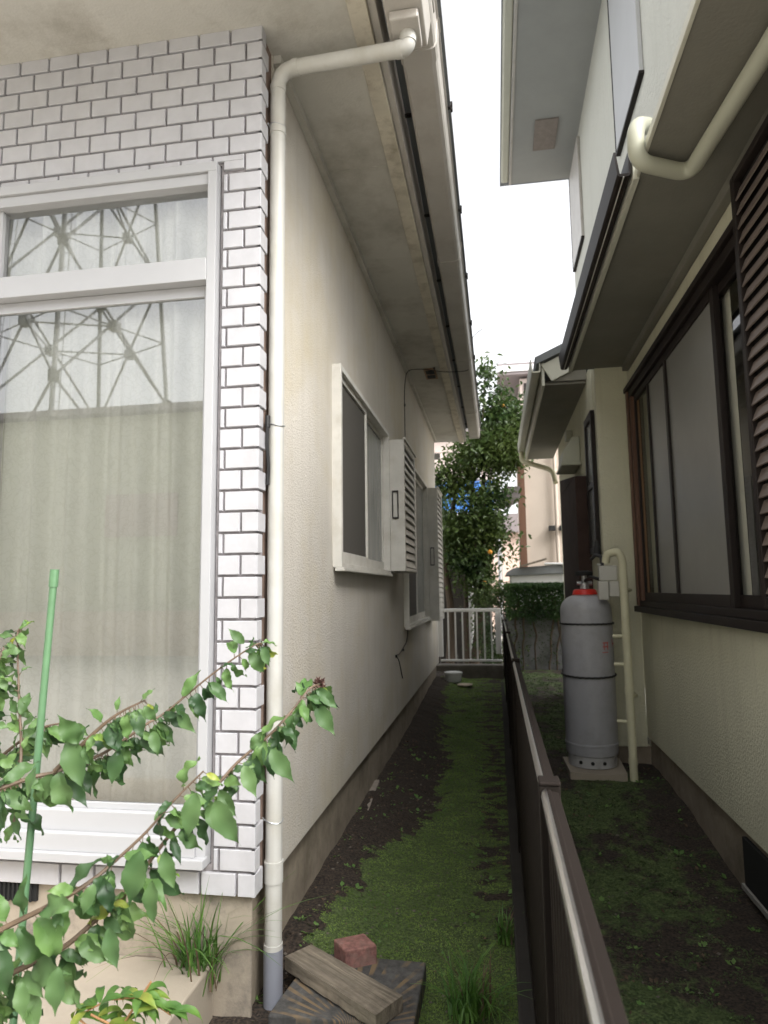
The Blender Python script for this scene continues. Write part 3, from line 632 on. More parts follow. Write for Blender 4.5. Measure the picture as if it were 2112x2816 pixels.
for k in range(3):
    b = MB(); a_ = R_(235+28*k); b.tube([(CX+.157*math.cos(a_), CY+.157*math.sin(a_), CZ+.035), (CX+.1605*math.cos(a_), CY+.1605*math.sin(a_), CZ+.035)], .012, 12)
    b.build('vent_hole', M['black'], GC)
STM = mat('faded_red', (.50, .16, .15), .6)          # faint red stencil marks
for (a0, z0, w_, h_) in ((-62, .80, .05, .010), (-62, .775, .05, .010), (-60, .76, .010, .045), (-50, .76, .010, .045), (-30, .775, .012, .05), (-26, .79, .03, .010), (-64, .74, .05, .006)):
    mk = MB(); a_ = R_(a0); n_ = 5
    vs = []
    for k in range(n_+1):
        t_ = a_+k/n_*w_/CR; rr_ = CR+.0008
        vs += [(CX+rr_*math.cos(t_), CY+rr_*math.sin(t_), CZ+z0), (CX+rr_*math.cos(t_), CY+rr_*math.sin(t_), CZ+z0+h_)]
    mk.add(vs, [(2*k, 2*k+2, 2*k+3, 2*k+1) for k in range(n_)])
    mk.build('stencil_mark', STM, GC)
def ring(z0, sag, name, label):
    b = MB(); n_ = 40; pp = []
    for k in range(n_+1):
        t_ = R_(-215+250*k/n_); pp.append((CX+(CR+.006)*math.cos(t_), CY+(CR+.006)*math.sin(t_), z0+sag*math.sin(math.pi*k/n_)+.002*(k % 2)))
    pp = [(pp[0][0]-.01, YR-.003, z0)]+pp+[(pp[-1][0]+.03, YR-.003, z0+.02)]
    return tag(b.tube(pp, .0065, 6).build(name, M['rubber']), label, 'chain')
ring(1.055, 0, 'chain', 'upper dark chain round the shoulder of the grey gas cylinder')
ring(.72, -.012, 'chain', 'lower dark chain round the middle of the grey gas cylinder')
sl_ = MB(); sl_.add([(.43, 4.60, .127), (.60, 4.585, .120), (.78, 4.60, .126), (.80, 5.0, .127), (.42, 5.0, .127), (.43, 4.60, .0), (.60, 4.585, .0), (.78, 4.60, .0), (.80, 5.0, .0), (.42, 5.0, .0)], [(0,1,2,3,4), (9,8,7,6,5), (0,5,6,1), (1,6,7,2), (2,7,8,3), (3,8,9,4), (4,9,5,0)])
tag(sl_.build('paving_slab', M['apron']), 'small pale slab under the grey gas cylinder', 'slab')
# regulator
RG = empty('gas_regulator', (.74, 4.9, 1.05), 'light grey gas regulator boxes on the wall above the cylinder', 'regulator')
rb_ = MB(); rb_.box(.675, .79, 4.64, 4.70, 1.34, 1.44); rb_.box(.665, .73, 4.63, 4.69, 1.215, 1.338); rb_.box(.735, .80, 4.645, 4.70, 1.235, 1.338); rb_.box(.665, .69, 4.65, 4.69, 1.441, 1.455)
rb_.build('housing', M['box'], RG, bevel=.008)
MB().tube(ease([(.60, 4.83, 1.34), (.63, 4.72, 1.37), (.68, 4.67, 1.35)], .02), .011, 8).tube(ease([(.70, 4.67, 1.44), (.70, 4.68, 1.50), (.68, 4.8, 1.52), (.68, 5.02, 1.50)], .03), .012, 8).build('hose', M['rubber'], RG, smooth=True)
MB().box(.772, .79, 4.701, 5.028, 1.25, 1.27).build('bracket', M['steel'], RG)
cn = MB(); cn.lathe([(.03, 0), (.025, .05), (.008, .10)], (.72, 5.0, 1.53), 12); cn.build('cap', M['rubber'], RG)

# ------------------------------------------------------------------ boundary fence
FN = empty('fence', (.08, 5, 0), 'low dark brown metal fence running down the middle between two houses', 'fence')
FY = [.0, 1.25, 3.3, 5.35, 7.4, 9.35]
cbm = MB(); cbm.box(.025, .135, -.2, 9.5, -.1, .10); cbm.build('kerb', mat('dark_kerb', (.022, .019, .016), .95, var=.3, vscale=6, bump=.5), FN, bevel=.006)
FT = .955
for yy in FY[1:]:
    MB().box(.062, .098, yy-.018, yy+.018, .0, FT+.006).build('post', M['metal'], FN, bevel=.002)
    MB().box(.0615, .0985, yy-.021, yy+.021, FT+.0065, FT+.014).build('post_cap', M['rail'], FN, bevel=.003)
for i in range(5):
    a, b = FY[i]+.02, FY[i+1]-.02
    if i == 0: a = -.3
    cp = MB(); cp.prism([(.066, FT-.03), (.066, FT-.004), (.070, FT), (.080, FT+.0015), (.082, FT-.001), (.094, FT-.003), (.096, FT-.03)], 1, a, b)
    MB().prism([(.0645, FT-.012), (.0655, FT-.003), (.070, FT+.0016), (.0735, FT+.0024), (.0735, FT+.0010), (.070, FT-.001)], 1, a, b).build('rail_highlight', M['rail_glint'], FN)  # added strip for the sky highlight on the rail's left edge
    cp.build('top_rail', M['rail'], FN, bevel=.001)
    pn = MB(); n_ = int((b-a)/.028); vs = []
    for k in range(n_*2+1):
        y_ = a+(b-a)*k/(n_*2); x_ = .077+(.007 if k % 4 in (0, 1) else -.004)
        vs += [(x_, y_, .13), (x_, y_, FT-.031)]
    pn.add(vs, [(2*k, 2*k+2, 2*k+3, 2*k+1) for k in range(n_*2)])
    pn.box(.068, .094, a, b, .105, .13)
    pn.build('panel', M['metal'], FN)
# white railing at the end
RL = empty('railing', (-.36, 9.4, .1), 'white metal railing closing the far end of the alley', 'railing')
for q in ((-.744, .05, 9.38, 9.42, .985, 1.03), (-.78, .05, 9.385, 9.415, .315, .345)): MB().box(*q).build('rail', M['white'], RL, bevel=.006)
for q in ((-.82, -.745, 9.36, 9.44, .38, 1.05), (-.03, .045, 9.38, 9.42, .42, .984)): MB().box(*q).build('post', M['white'], RL, bevel=.004)
for k in range(8):
    x = -.67+k*.098
    if x < -.05: MB().box(x-.011, x+.011, 9.392, 9.408, .346, .984).build('baluster', M['white'], RL)
tag(MB().box(-.85, .06, 9.34, 9.56, -.1, .27).build('block_wall', mat('dark_block', (.11, .10, .085), .95, var=.3, vscale=5, bump=.5), bevel=.01), 'low dark concrete kerb wall under the white railing', 'wall')
# bucket + lid
bk = MB(); bk.lathe([(.095, 0), (.105, .02), (.108, .09), (.115, .095), (.115, .12), (.10, .125)], (-.575, 8.75, .13), 28)
tag(bk.build('plastic_cap', mat('white_plastic', (.55, .56, .55), .5, var=.05), smooth=True), 'round white plastic drain cap standing on the mossy ground', 'drain cap')
bk = MB(); bk.lathe([(.09, 0), (.095, .008), (.09, .016), (.02, .019)], (-.42, 8.55, .115), 24)
tag(bk.build('flat_lid', mat('beige_plastic', (.50, .42, .33), .6), smooth=True), 'flat beige round lid lying next to the white drain cap', 'lid')

# ------------------------------------------------------------------ things on the ground, near
S = MB(); sq = [at(736, 2790, 2, .06), at(862, 2618, 2, .06), at(1172, 2645, 2, .06), at(1137, 2822, 2, .06)]
n_ = 4; S.add([(p.x, p.y, .06) for p in sq]+[(p.x, p.y, -.02) for p in sq], [(3, 2, 1, 0), (4, 5, 6, 7), (0, 1, 5, 4), (1, 2, 6, 5), (2, 3, 7, 6), (3, 0, 4, 7)])
o = tag(S.build('stone_slab', M['slab'], bevel=.006), 'square dark paving slab with worn fan pattern under the weathered plank', 'slab')
P_ = [at(784, 2630, 2, .112), at(856, 2597, 2, .108), at(1107, 2737, 2, .104), at(1033, 2792, 2, .108)]
vs = []; NS = 24
for j in range(NS+1):
    t_ = j/NS; A = P_[0].lerp(P_[3], t_); B = P_[1].lerp(P_[2], t_)
    for s_ in range(7):
        k = s_/6; q = A.lerp(B, k); rag = .0025*nz(q.x, q.y, s_, 70)
        vs.append((q.x+(rag if s_ in (0, 6) else 0), q.y, q.z+.0015*nz(q.x*3, q.y*3, 1, 18)))
top = len(vs); vs += [(v_[0]+.002*nz(v_[0], v_[1], 2, 50), v_[1], v_[2]-.042+.003*nz(v_[0], v_[1], 7, 40)) for v_ in vs]
fs = []
for j in range(NS):
    for s_ in range(6):
        a_ = j*7+s_; fs += [(a_, a_+1, a_+8, a_+7), (top+a_, top+a_+7, top+a_+8, top+a_+1)]
    fs += [(j*7, j*7+7, top+j*7+7, top+j*7), (j*7+6, top+j*7+6, top+j*7+13, j*7+13)]
for s_ in range(6): fs += [(s_, top+s_, top+s_+1, s_+1), (NS*7+s_, NS*7+s_+1, top+NS*7+s_+1, top+NS*7+s_)]
dirv = (P_[3]-P_[0]).normalized(); ang = math.atan2(dirv.y, dirv.x)
def grain(m, ang):
    N = m.node_tree.nodes; L = m.node_tree.links
    for nd in list(N):
        if nd.type == 'MAPPING':
            tc = [x for x in N if x.type == 'TEX_COORD'][0]
            r = N.new('ShaderNodeMapping'); r.vector_type = 'POINT'; r.inputs['Rotation'].default_value = (0, 0, -ang); L.new(tc.outputs['Object'], r.inputs[0]); L.new(r.outputs[0], nd.inputs[0]); nd.inputs['Scale'].default_value = (.35, 5, 2)
grain(M['wood'], ang)
tag(MB().add(vs, fs).build('plank', M['wood']), 'weathered grey wooden plank lying across the dark paving slab', 'plank')
B_ = [at(917, 2587, 2, .112), at(1001, 2570, 2, .112), at(1037, 2604, 2, .112), at(951, 2621, 2, .112)]
vs = [(p.x, p.y, .118) for p in B_]+[(p.x, p.y, .055) for p in B_]
tag(MB().add(vs, [(3, 2, 1, 0), (4, 5, 6, 7), (0, 1, 5, 4), (1, 2, 6, 5), (2, 3, 7, 6), (3, 0, 4, 7)]).build('brick', M['brick'], bevel=.005), 'worn pink brick beside the weathered plank', 'brick')
q0, q1 = at(1034, 2156, 2, .07), at(1003, 2242, 2, .05)
d = (q1-q0); sd_ = Vector((d.y, -d.x, 0)).normalized()*.022
tag(MB().obox((q0+q1)/2+Vector((0, 0, .015)), d/2, sd_, (0, 0, .012)).build('wood_offcut', mat('grey_wood', (.30, .26, .22), .9, var=.15, vscale=20), bevel=.002), 'short grey board lying on dark soil by the foundation', 'board')

# ------------------------------------------------------------------ foliage helpers
def leafcard(b, p, d, n, L, Wd, fold=.25, droop=.0):
    """simple folded pointed leaf, 4 quads"""
    d = d.normalized(); s = d.cross(n)
    if s.length < 1e-4: s = d.cross(Vector((1, 0, 0)))
    s.normalize(); u = s.cross(d).normalized()
    m1 = p+d*L*.38+u*L*-.02-u*droop*L*.15; m2 = p+d*L*.72-u*droop*L*.45; e = p+d*L-u*droop*L
    f = u*Wd*fold
    b.add([p, m1, m2, e, m1+s*Wd*.5+f, m2+s*Wd*.36+f, m1-s*Wd*.5+f, m2-s*Wd*.36+f],
          [(0, 1, 4), (1, 2, 5, 4), (2, 3, 5), (0, 6, 1), (1, 6, 7, 2), (2, 7, 3)])
def bigleaf(b, p, d, n, L, Wd, fold, curl, wave, ph):
    """pointed toothed leaf with folded midrib, wavy edge and curling blade"""
    d = d.normalized(); s = d.cross(n).normalized(); u = s.cross(d).normalized()
    K = 13; vs = []; q = p.copy(); dd = d.copy(); uu = u.copy()
    for i in range(K+1):
        t_ = i/K
        w = Wd*.5*(math.sin(math.pi*t_**.80)**(.8+1.1*t_))
        if i == K: w = 0
        tooth = 1+.045*(1 if i % 2 else -1)
        for k in (-1, -.5, 0, .5, 1):
            wv = wave*Wd*math.sin(t_*14+ph+(2 if k > 0 else 0))*abs(k)
            vs.append(q+s*w*k*(tooth if abs(k) == 1 else 1)+uu*(fold*w*abs(k)**1.3+wv))
        r = Matrix.Rotation(-curl/K, 3, s); dd = r @ dd; uu = r @ uu; q = q+dd*L/K
    b.add(vs, [(i*5+k, i*5+k+1, (i+1)*5+k+1, (i+1)*5+k) for i in range(K) for k in range(4)])
def rv(): return Vector((random.uniform(-1, 1), random.uniform(-1, 1), random.uniform(-1, 1)))

# ------------------------------------------------------------------ foreground shrub
def catmull(P, m=8):
    out = []
    for i in range(len(P)-1):
        p0 = P[max(0, i-1)]; p1 = P[i]; p2 = P[i+1]; p3 = P[min(len(P)-1, i+2)]
        for k in range(m):
            t_ = k/m; out.append(.5*((2*p1)+(p2-p0)*t_+(2*p0-5*p1+4*p2-p3)*t_*t_+(3*p1-p0-3*p2+p3)*t_**3))
    return out+[P[-1]]
def branch(px, Y0, Y1):
    n = len(px); return catmull([at(x, y, 1, Y0+(Y1-Y0)*i/(n-1)) for i, (x, y) in enumerate(px)])
BR = [
    ([(-60, 2600), (0, 2558), (164, 2476), (250, 2423), (308, 2375), (400, 2290), (480, 2200), (560, 2120)], .92, 1.08, 52, 1.1),
    ([(-60, 2730), (29, 2678), (173, 2606), (270, 2524), (337, 2466), (482, 2278), (578, 2182), (650, 2100), (742, 2020), (800, 1958), (850, 1895), (878, 1882)], .95, 1.22, 112, 1.1),
    ([(-60, 2185), (0, 2168), (96, 2136), (159, 2122), (260, 2083), (313, 2054), (410, 1987), (463, 1953), (593, 1847), (699, 1775), (722, 1772)], 1.0, 1.25, 105, .95),
    ([(150, 2120), (275, 2001), (333, 1958), (400, 1925)], 1.05, 1.08, 34, .95),
    ([(40, 2260), (58, 2078), (53, 1934), (48, 1750), (60, 1730)], 1.1, 1.25, 60, .8),
    ([(-70, 2250), (-30, 2000), (-10, 1850), (10, 1780)], 1.1, 1.2, 50, .85),
    ([(-40, 2120), (40, 2050), (120, 2000), (200, 1985)], 1.2, 1.25, 50, .9),
]
stem = MB(); fol = MB(); rs = random.Random(5)
def placeleaves(fol, pts, cnt, sc_, rs, young=.02):
    n = len(pts)
    for i in range(cnt):
        t_ = (i+.6)/cnt; f = t_*(n-1); k = min(n-2, int(f)); p = pts[k].lerp(pts[k+1], f-k)
        ax = (pts[min(n-1, k+2)]-pts[max(0, k-1)]).normalized()
        side = 1 if i % 2 else -1
        lat = ax.cross(Vector((0, -1, .2))).normalized()*side
        d = ax*rs.uniform(.1, .8)+lat*rs.uniform(.1, .6)+Vector((rs.uniform(-.2, .25), rs.uniform(-.7, .15), rs.uniform(-1.5, .05)))
        nrm = Vector((rs.uniform(-.6, .5), rs.uniform(-1.1, -.3), rs.uniform(.2, 1.1)))
        L_ = (.030+.050*rs.random()**1.2)*sc_*(1.08-.38*t_)
        pet = d.normalized()*.008; u_ = rs.random(); fol.cur = 1 if (u_ < young) or t_ > .985 else (2 if u_ > .66 else (3 if u_ < .28 else 0))
        bigleaf(fol, p+pet, d, nrm, L_, L_*rs.uniform(.34, .50), rs.uniform(.1, .6), rs.uniform(.1, 1.6), rs.uniform(.08, .20), rs.uniform(0, 6))
        stem.tube([p, p+pet*1.1], .0008, 4, False)
for (px, a, b, cnt, s_) in BR:
    pts = branch(px, a, b); n_ = len(pts)
    stem.tube(pts, [.0042*(1-.72*i/n_)*s_ for i in range(n_)], 7)
    placeleaves(fol, pts, cnt, s_, rs)
# big leaves whose place and hang read clearly
for (x, y, x2, y2, Yd) in ((590, 2200, 645, 2330, 1.02), (450, 2340, 470, 2450, 1.0), (300, 2550, 310, 2670, .93), (160, 2660, 140, 2800, .9), (60, 2700, 55, 2810, .9), (385, 2340, 345, 2500, .98), (540, 2180, 505, 2310, 1.0), (670, 2105, 700, 2190, 1.08), (490, 1955, 525, 2015, 1.15), (420, 2010, 430, 2075, 1.1), (190, 2030, 215, 2170, 1.05), (100, 2110, 60, 2190, 1.0), (330, 2060, 300, 2160, 1.08), (745, 2060, 800, 2150, 1.12), (870, 1935, 915, 2020, 1.2), (725, 1780, 735, 1830, 1.22), (672, 1770, 630, 1730, 1.22), (260, 2430, 220, 2520, .95), (420, 2420, 405, 2550, .97)):
    p = at(x, y, 1, Yd); e = at(x2, y2, 1, Yd-.02); fol.cur = 0
    bigleaf(fol, p, e-p, Vector((rs.uniform(-.4, .3), -1, rs.uniform(.2, .6))), (e-p).length*1.06, (e-p).length*.47, .25, .5, .06, rs.uniform(0, 6))
SH = empty('shrub', at(-100, 2750, 1, 1.0), 'leafy shrub reaching in from the lower left over the tiles', 'shrub')
stem.build('stem', M['stem'], SH, smooth=True); fol.build('foliage', [M['leaf'], M['leaf_n'], M['leaf_l'], M['leaf_k']], SH, smooth=True)
bd = MB(); pb = at(878, 1880, 1, 1.22)
for k in range(60):
    d = rv().normalized(); leafcard(bd, pb+d*.003, d+Vector((.3, 0, .3)), rv(), rs.uniform(.007, .013), .005, .4, .3)
bd.build('dried_flower', M['bud'], SH)
# green garden stake
a = at(150, 1572, 1, 1.12); b = at(35, 2830, 1, 1.12); b = b+(b-a)*.28
st = MB(); st.tube([a, b], .0064, 12); SK = st.build('garden_stake', M['stake'], smooth=True)
tag(SK, 'slanting green plastic garden stake among the shrub leaves', 'stake')
MB().tube([a+(a-b)*.004, a-(a-b)*.028], .0080, 12).build('stake_cap', M['stake'], SK, smooth=False)
# low drooping plant at the bottom
lp = MB(); ls_ = MB(); base = at(330, 2900, 1, 1.25)
for (x0, y0, x1, y1) in ((210, 2796, 300, 2748), (300, 2748, 400, 2742), (400, 2742, 470, 2790), (330, 2830, 415, 2700), (330, 2830, 250, 2790)):
    pa, pb_ = at(x0, y0, 1, 1.25), at(x1, y1, 1, 1.25); ls_.tube([base, pa, pb_] if y0 > 2790 else [pa, pb_], .0022, 6)
    for k in range(9):
        p = pa.lerp(pb_, rs.random()); a_ = rs.uniform(0, 6.28)
        lp.cur = 1 if rs.random() < .2 else 0
        bigleaf(lp, p, Vector((math.cos(a_), math.sin(a_)*.5, rs.uniform(.2, .9))), Vector((0, -.3, 1)), rs.uniform(.05, .085), .017, .3, rs.uniform(1.6, 2.6), .03, 0)
LP = empty('plant', base, 'small plant with drooping narrow leaves on orange stems at bottom left', 'plant')
ls_.build('stem', M['stem_y'], LP, smooth=True); lp.build('foliage', [M['blade'], M['leaf_n']], LP, smooth=True)
# grass tufts
def tuft(c, n, L, spread, seed, label, lean=(0, 0)):
    r = random.Random(seed); b = MB()
    for i in range(n):
        a_ = r.uniform(0, 6.283); k = r.uniform(.1, 1)*spread; l_ = L*r.uniform(.45, 1)
        p = Vector(c)+Vector((r.gauss(0, .022)*(n/90), r.gauss(0, .02)*(n/90), 0)); b.cur = 1 if r.random() < .12 else 0; w = r.uniform(.0018, .004)
        s_ = Vector((-math.sin(a_), math.cos(a_), 0)); vs = []; K = 7
        bend = r.uniform(.2, 1.3)
        for j in range(K+1):
            t_ = j/K; q = p+Vector((math.cos(a_)*k+lean[0], math.sin(a_)*k+lean[1], 0))*l_*(t_**1.6)+Vector((0, 0, l_*(t_-bend*k*t_**2.6*.55)))
            ww = w*(1-t_**2)+.0003; vs += [q-s_*ww, q+s_*ww]
        b.add(vs, [(2*j, 2*j+1, 2*j+3, 2*j+2) for j in range(K)])
    return tag(b.build('grass_tuft', [M['blade'], M['dead']], smooth=True, base=c), label, 'grass', 'grass tufts')
tuft(tuple(at(545, 2700, 2, .10)), 150, .40, 1.1, 3, 'grass tuft growing at the foot of the tiled corner beside the step')
tuft(tuple(at(1290, 2790, 2, .01)), 130, .20, 1.2, 4, 'grass tuft spreading beside the dark fence at the bottom of the path')
tuft(tuple(at(1390, 2590, 2, .01)), 60, .14, 1.1, 9, 'thin grass tuft against the fence kerb behind the bigger tuft')

# ------------------------------------------------------------------ ground cover
def cover(name, m, n, fn, size, lo, hi, label, cat, seed):
    r = random.Random(seed); b = MB(); c = 0; tries = 0
    while c < n and tries < n*12:
        tries += 1
        y = lo+(hi-lo)*r.random()**1.9; x, ok = fn(r, y)
        if not ok: continue
        c += 1; z = gz(x, y)
        s_ = size*r.uniform(.5, 1.3)*(1+.10*(y-2))
        for q in range(r.choice((2, 3, 4))):
            a_ = r.uniform(0, 6.28); d = Vector((math.cos(a_), math.sin(a_), r.uniform(.05, .8)))
            p = Vector((x, y, z-.001))+Vector((math.cos(a_), math.sin(a_), 0))*s_*.15
            d.normalize(); sd = Vector((-math.sin(a_), math.cos(a_), r.uniform(-.4, .4)))*s_*.32
            b.add([p, p+d*s_*.55+sd, p+d*s_, p+d*s_*.55-sd], [(0, 1, 2, 3)])
    return tag(b.build(name, m, base=(0, 0, 0)), label, cat, kind='stuff')
def left_moss(r, y):
    x = r.uniform(-.78, .02); return x, moss(x, y)+.45*nz(x, y, 1, 22)+.15*r.random() > .52
def left_soil(r, y):
    x = r.uniform(-.79, .02); return x, moss(x, y) < .5
def left_any(r, y):
    return r.uniform(-.79, .02), True
def right_any(r, y):
    x = r.uniform(.15, 1.0); return x, moss(x, y)+.5*nz(x, y, 1, 12) > .42
def right_soil(r, y):
    x = r.uniform(.15, 1.0); return x, True
cover('moss', M['moss'], 42000, left_moss, .0065, 1.9, 9.3, 'green moss carpet along the middle of the path', 'moss', 1)
cover('moss', M['moss_r'], 20000, right_any, .009, 1.6, 9.8, 'patchy dark moss on the neighbour side of the fence', 'moss', 2)
cover('weeds', M['weed'], 150, right_soil, .022, 1.7, 5.0, 'small bright weeds scattered on the soil right of the fence', 'weeds', 3)
cover('weeds', M['weed'], 90, left_soil, .022, 2.2, 5.5, 'small bright seedlings on the dark soil beside the foundation', 'weeds', 4)
cover('leaf_litter', M['dead'], 200, right_soil, .016, 1.7, 6.0, 'dead brown leaves scattered right of the fence', 'leaf litter', 5)
cover('leaf_litter', M['dead'], 260, left_soil, .012, 2.2, 6.0, 'tiny brown leaf bits on the dark soil by the foundation', 'leaf litter', 6)
cover('leaf_litter', M['dead'], 260, left_any, .008, 2.0, 6.0, 'tiny dead leaf scraps scattered over the moss of the path', 'leaf litter', 16)
cover('weeds', M['weed'], 130, left_any, .013, 2.0, 5.0, 'tiny bright sprouts standing in the moss of the path', 'weeds', 17)
rw_ = random.Random(8); cg = MB()
for i in range(420):
    side_ = rw_.random() < .45
    x = rw_.uniform(.15, .98) if side_ else rw_.uniform(-.79, -.1); y = rw_.uniform(1.7, 6); z = gz(x, y); s_ = rw_.uniform(.003, .010)
    vs = [Vector((x, y, z))+Vector((a_, b_, c_*.6))*s_*rw_.uniform(.7, 1.2) for (a_, b_, c_) in ((1,0,0),(-1,0,0),(0,1,0),(0,-1,0),(0,0,1),(0,0,-1))]
    cg.add(vs, [(0,2,4),(2,1,4),(1,3,4),(3,0,4),(2,0,5),(1,2,5),(3,1,5),(0,3,5)])
tag(cg.build('pebbles', mat('pebble', (.14, .12, .10), .9, var=.5, vscale=4), base=(0, 0, 0)), 'small pebbles and soil crumbs on both sides of the fence', 'pebbles', kind='stuff')

# ------------------------------------------------------------------ far end: wall, hedge, bin
tag(MB().box(.12, 1.6, 10.2, 10.32, -.1, .98).build('garden_wall', mat('stained_wall', (.22, .22, .235), .95, var=.25, vscale=3, stain=((.06, .07, .05), 4, .9)), bevel=.01), 'stained grey garden wall overgrown with climbing stems', 'wall')
iv = MB(); r_ = random.Random(11)
for (x0, x1) in ((.33, .42), (.72, .84), (.80, .95), (.22, .30), (.55, .52), (1.0, .8)):
    pp = [Vector((x0+(x1-x0)*k/8+r_.uniform(-.02, .02), 10.16+r_.uniform(-.01, .01), .05+k*.14)) for k in range(9)]
    iv.tube(catmull(pp[::-1], 4), [.020-.0003*k for k in range(33)], 7)
HG = empty('hedge', (.6, 10.2, 0), 'clipped green hedge along the top of the stained garden wall', 'hedge')
iv.build('stem', M['bark'], HG, smooth=True)
hd = MB()
for i in range(17000):
    x = r_.uniform(.12, 1.12); y = r_.uniform(9.95, 10.5)
    low = .85+.12*nz(x, y, 0, 5)
    if r_.random() < .10: low = .2
    z = r_.uniform(low, 1.34+.02*nz(x, y, 3, 8))
    if r_.random() < .3: z = 1.34+r_.uniform(-.05, .02)
    leafcard(hd, Vector((x, y, z)), rv()+Vector((0, -.2, .3)), rv(), r_.uniform(.022, .04), .018)
hd.build('foliage', M['leaf_d'], HG)
BN = empty('storage_bin', (.6, 11.0, 1.3), 'white storage bin with rounded grey lid behind the hedge', 'bin')
MB().box(.22, 1.04, 10.8, 11.5, 1.0, 1.52).build('body', M['white'], BN, bevel=.02)
MB().prism([(.15, 1.50), (.17, 1.55), (.27, 1.61), (1.0, 1.66), (1.09, 1.62), (1.12, 1.54), (1.12, 1.521), (.15, 1.49)], 1, 10.75, 11.55).build('lid', M['roofg'], BN, bevel=.01)
MB().tube(ease([(.75, 10.74, 1.67), (1.05, 10.74, 1.665), (1.13, 10.74, 1.55), (1.13, 10.74, 1.2)], .08), .018, 8).build('handle_bar', M['white'], BN, smooth=True)
MB().obox((.58, 10.78, 1.69), (.2, 0, .055), (0, .12, 0), (-.004, 0, .012)).build('board', M['wood'], BN)

# ------------------------------------------------------------------ trees
def tree(name, loc, label, cat, trunks, blobs, nleaf, size, lm, fruits=0, seed=1, group=None):
    r = random.Random(seed); T = empty(name, loc, label, cat, group); tb = MB()
    for pts, rad in trunks:
        pp = catmull([Vector(p) for p in pts], 5); tb.tube(pp, [rad*(1-.6*i/len(pp)) for i in range(len(pp))], 8)
    tot = sum(b[3] for b in blobs); lf = MB(); cl = []
    for (c, rx, rz_, w) in blobs:
        k = max(3, int(nleaf*w/tot/26))
        for i in range(k):
            d = Vector((r.gauss(0, 1), r.gauss(0, 1), r.gauss(0, 1))).normalized()*r.random()**.45
            cl.append(Vector(c)+Vector((d.x*rx, d.y*rx, d.z*rz_)))
    for c in cl:
        if r.random() < .35:
            tb.tube([c, c.lerp(Vector(blobs[0][0]), .25)+Vector((0, 0, -.1))], [.004, .010], 4, False)
        sp_ = r.uniform(.07, .17)
        for i in range(r.randint(14, 38)):
            p = c+Vector((r.gauss(0, sp_), r.gauss(0, sp_), r.gauss(0, sp_*.8)))
            leafcard(lf, p, Vector((r.uniform(-1, 1), r.uniform(-1, 1), r.uniform(-1, .7))), Vector((r.uniform(-.7, .7), r.uniform(-.7, .7), 1)), size*r.uniform(.6, 1.25), size*.5, .2, .2)
    tb.build('trunk', M['bark'], T, smooth=True); lf.build('crown', lm, T)
    if fruits:
        for i in range(fruits):
            c = r.choice(cl); p = c+Vector((r.uniform(-.15, .15), -.22, r.uniform(-.1, .1)))
            MB().lathe([(.004, -.036), (.022, -.032), (.035, -.014), (.038, 0), (.034, .016), (.02, .03), (.004, .033)], p, 10).build('fruit', M['fruit'], T, smooth=True)
    return T
tree('citrus_tree', (-.35, 11.2, .0), 'citrus tree with orange fruits and dark leaves at the end of the alley', 'tree',
     [([(-.78, 11.1, 0), (-.74, 11.1, .9), (-.80, 11.1, 1.8), (-.6, 11.2, 3.0)], .075), ([(-.40, 11.3, 0), (-.28, 11.3, .9), (-.25, 11.3, 1.8), (-.15, 11.3, 3.2)], .08), ([(-.5, 11.3, 0), (-.5, 11.3, 1.0), (-.45, 11.3, 2.0), (-.2, 11.2, 4.2)], .05)],
     [((-.25, 11.1, 3.50), .5, .32, 2.0), ((.10, 11.1, 3.80), .48, .50, 2.4), ((.30, 11.3, 4.15), .25, .35, 1.3), ((-.05, 11.1, 4.40), .30, .38, .55), ((-.04, 11.1, 4.95), .07, .25, .15), ((-.70, 11.0, 3.05), .30, .22, .9), ((-.25, 11.0, 2.70), .25, .15, .4), ((.05, 11.0, 2.85), .16, .22, .5), ((-.45, 11.1, 2.25), .40, .30, 1.6), ((-.35, 11.0, 1.75), .28, .38, 1.5), ((-.05, 11.1, 2.1), .2, .25, .5), ((-.22, 11.0, 1.3), .16, .3, .5), ((.25, 11.2, 3.55), .30, .35, 1.2), ((-.15, 11.0, 2.35), .3, .35, 1.0), ((-.65, 11.0, 2.1), .25, .5, 1.0)],
     17000, .10, M['leaf_c'], 4, 21)
tree('shrub', (.05, 10.6, .0), 'bushy green shrub behind the right end of the white railing', 'shrub',
     [([(.0, 10.6, 0), (.02, 10.6, .6)], .03)], [((-.02, 10.5, 1.1), .20, .28, 1), ((-.1, 10.3, .65), .2, .3, 1), ((.0, 10.0, .35), .18, .2, .7)], 2200, .06, M['leaf_c'], 0, 22)
tree('shrub', (.75, 13.2, .0), 'light green shrub against the far beige house wall', 'shrub',
     [([(.8, 13.2, 0), (.8, 13.2, 1.4)], .03)], [((.78, 13.0, 1.9), .30, .30, 1), ((.9, 13.0, 2.3), .14, .2, .4)], 1200, .09, M['weed'], 0, 23)
tree('tree', (-3.0, 17, 0), 'dark leafy tree filling the gap behind the citrus tree', 'tree',
     [([(-1.6, 14.6, 0), (-1.6, 14.6, 2.4)], .1)], [((-1.35, 14.3, 1.6), .55, .9, 1), ((-1.1, 14.3, 2.9), .4, .5, .6)], 2600, .10, M['leaf_d'], 0, 24)
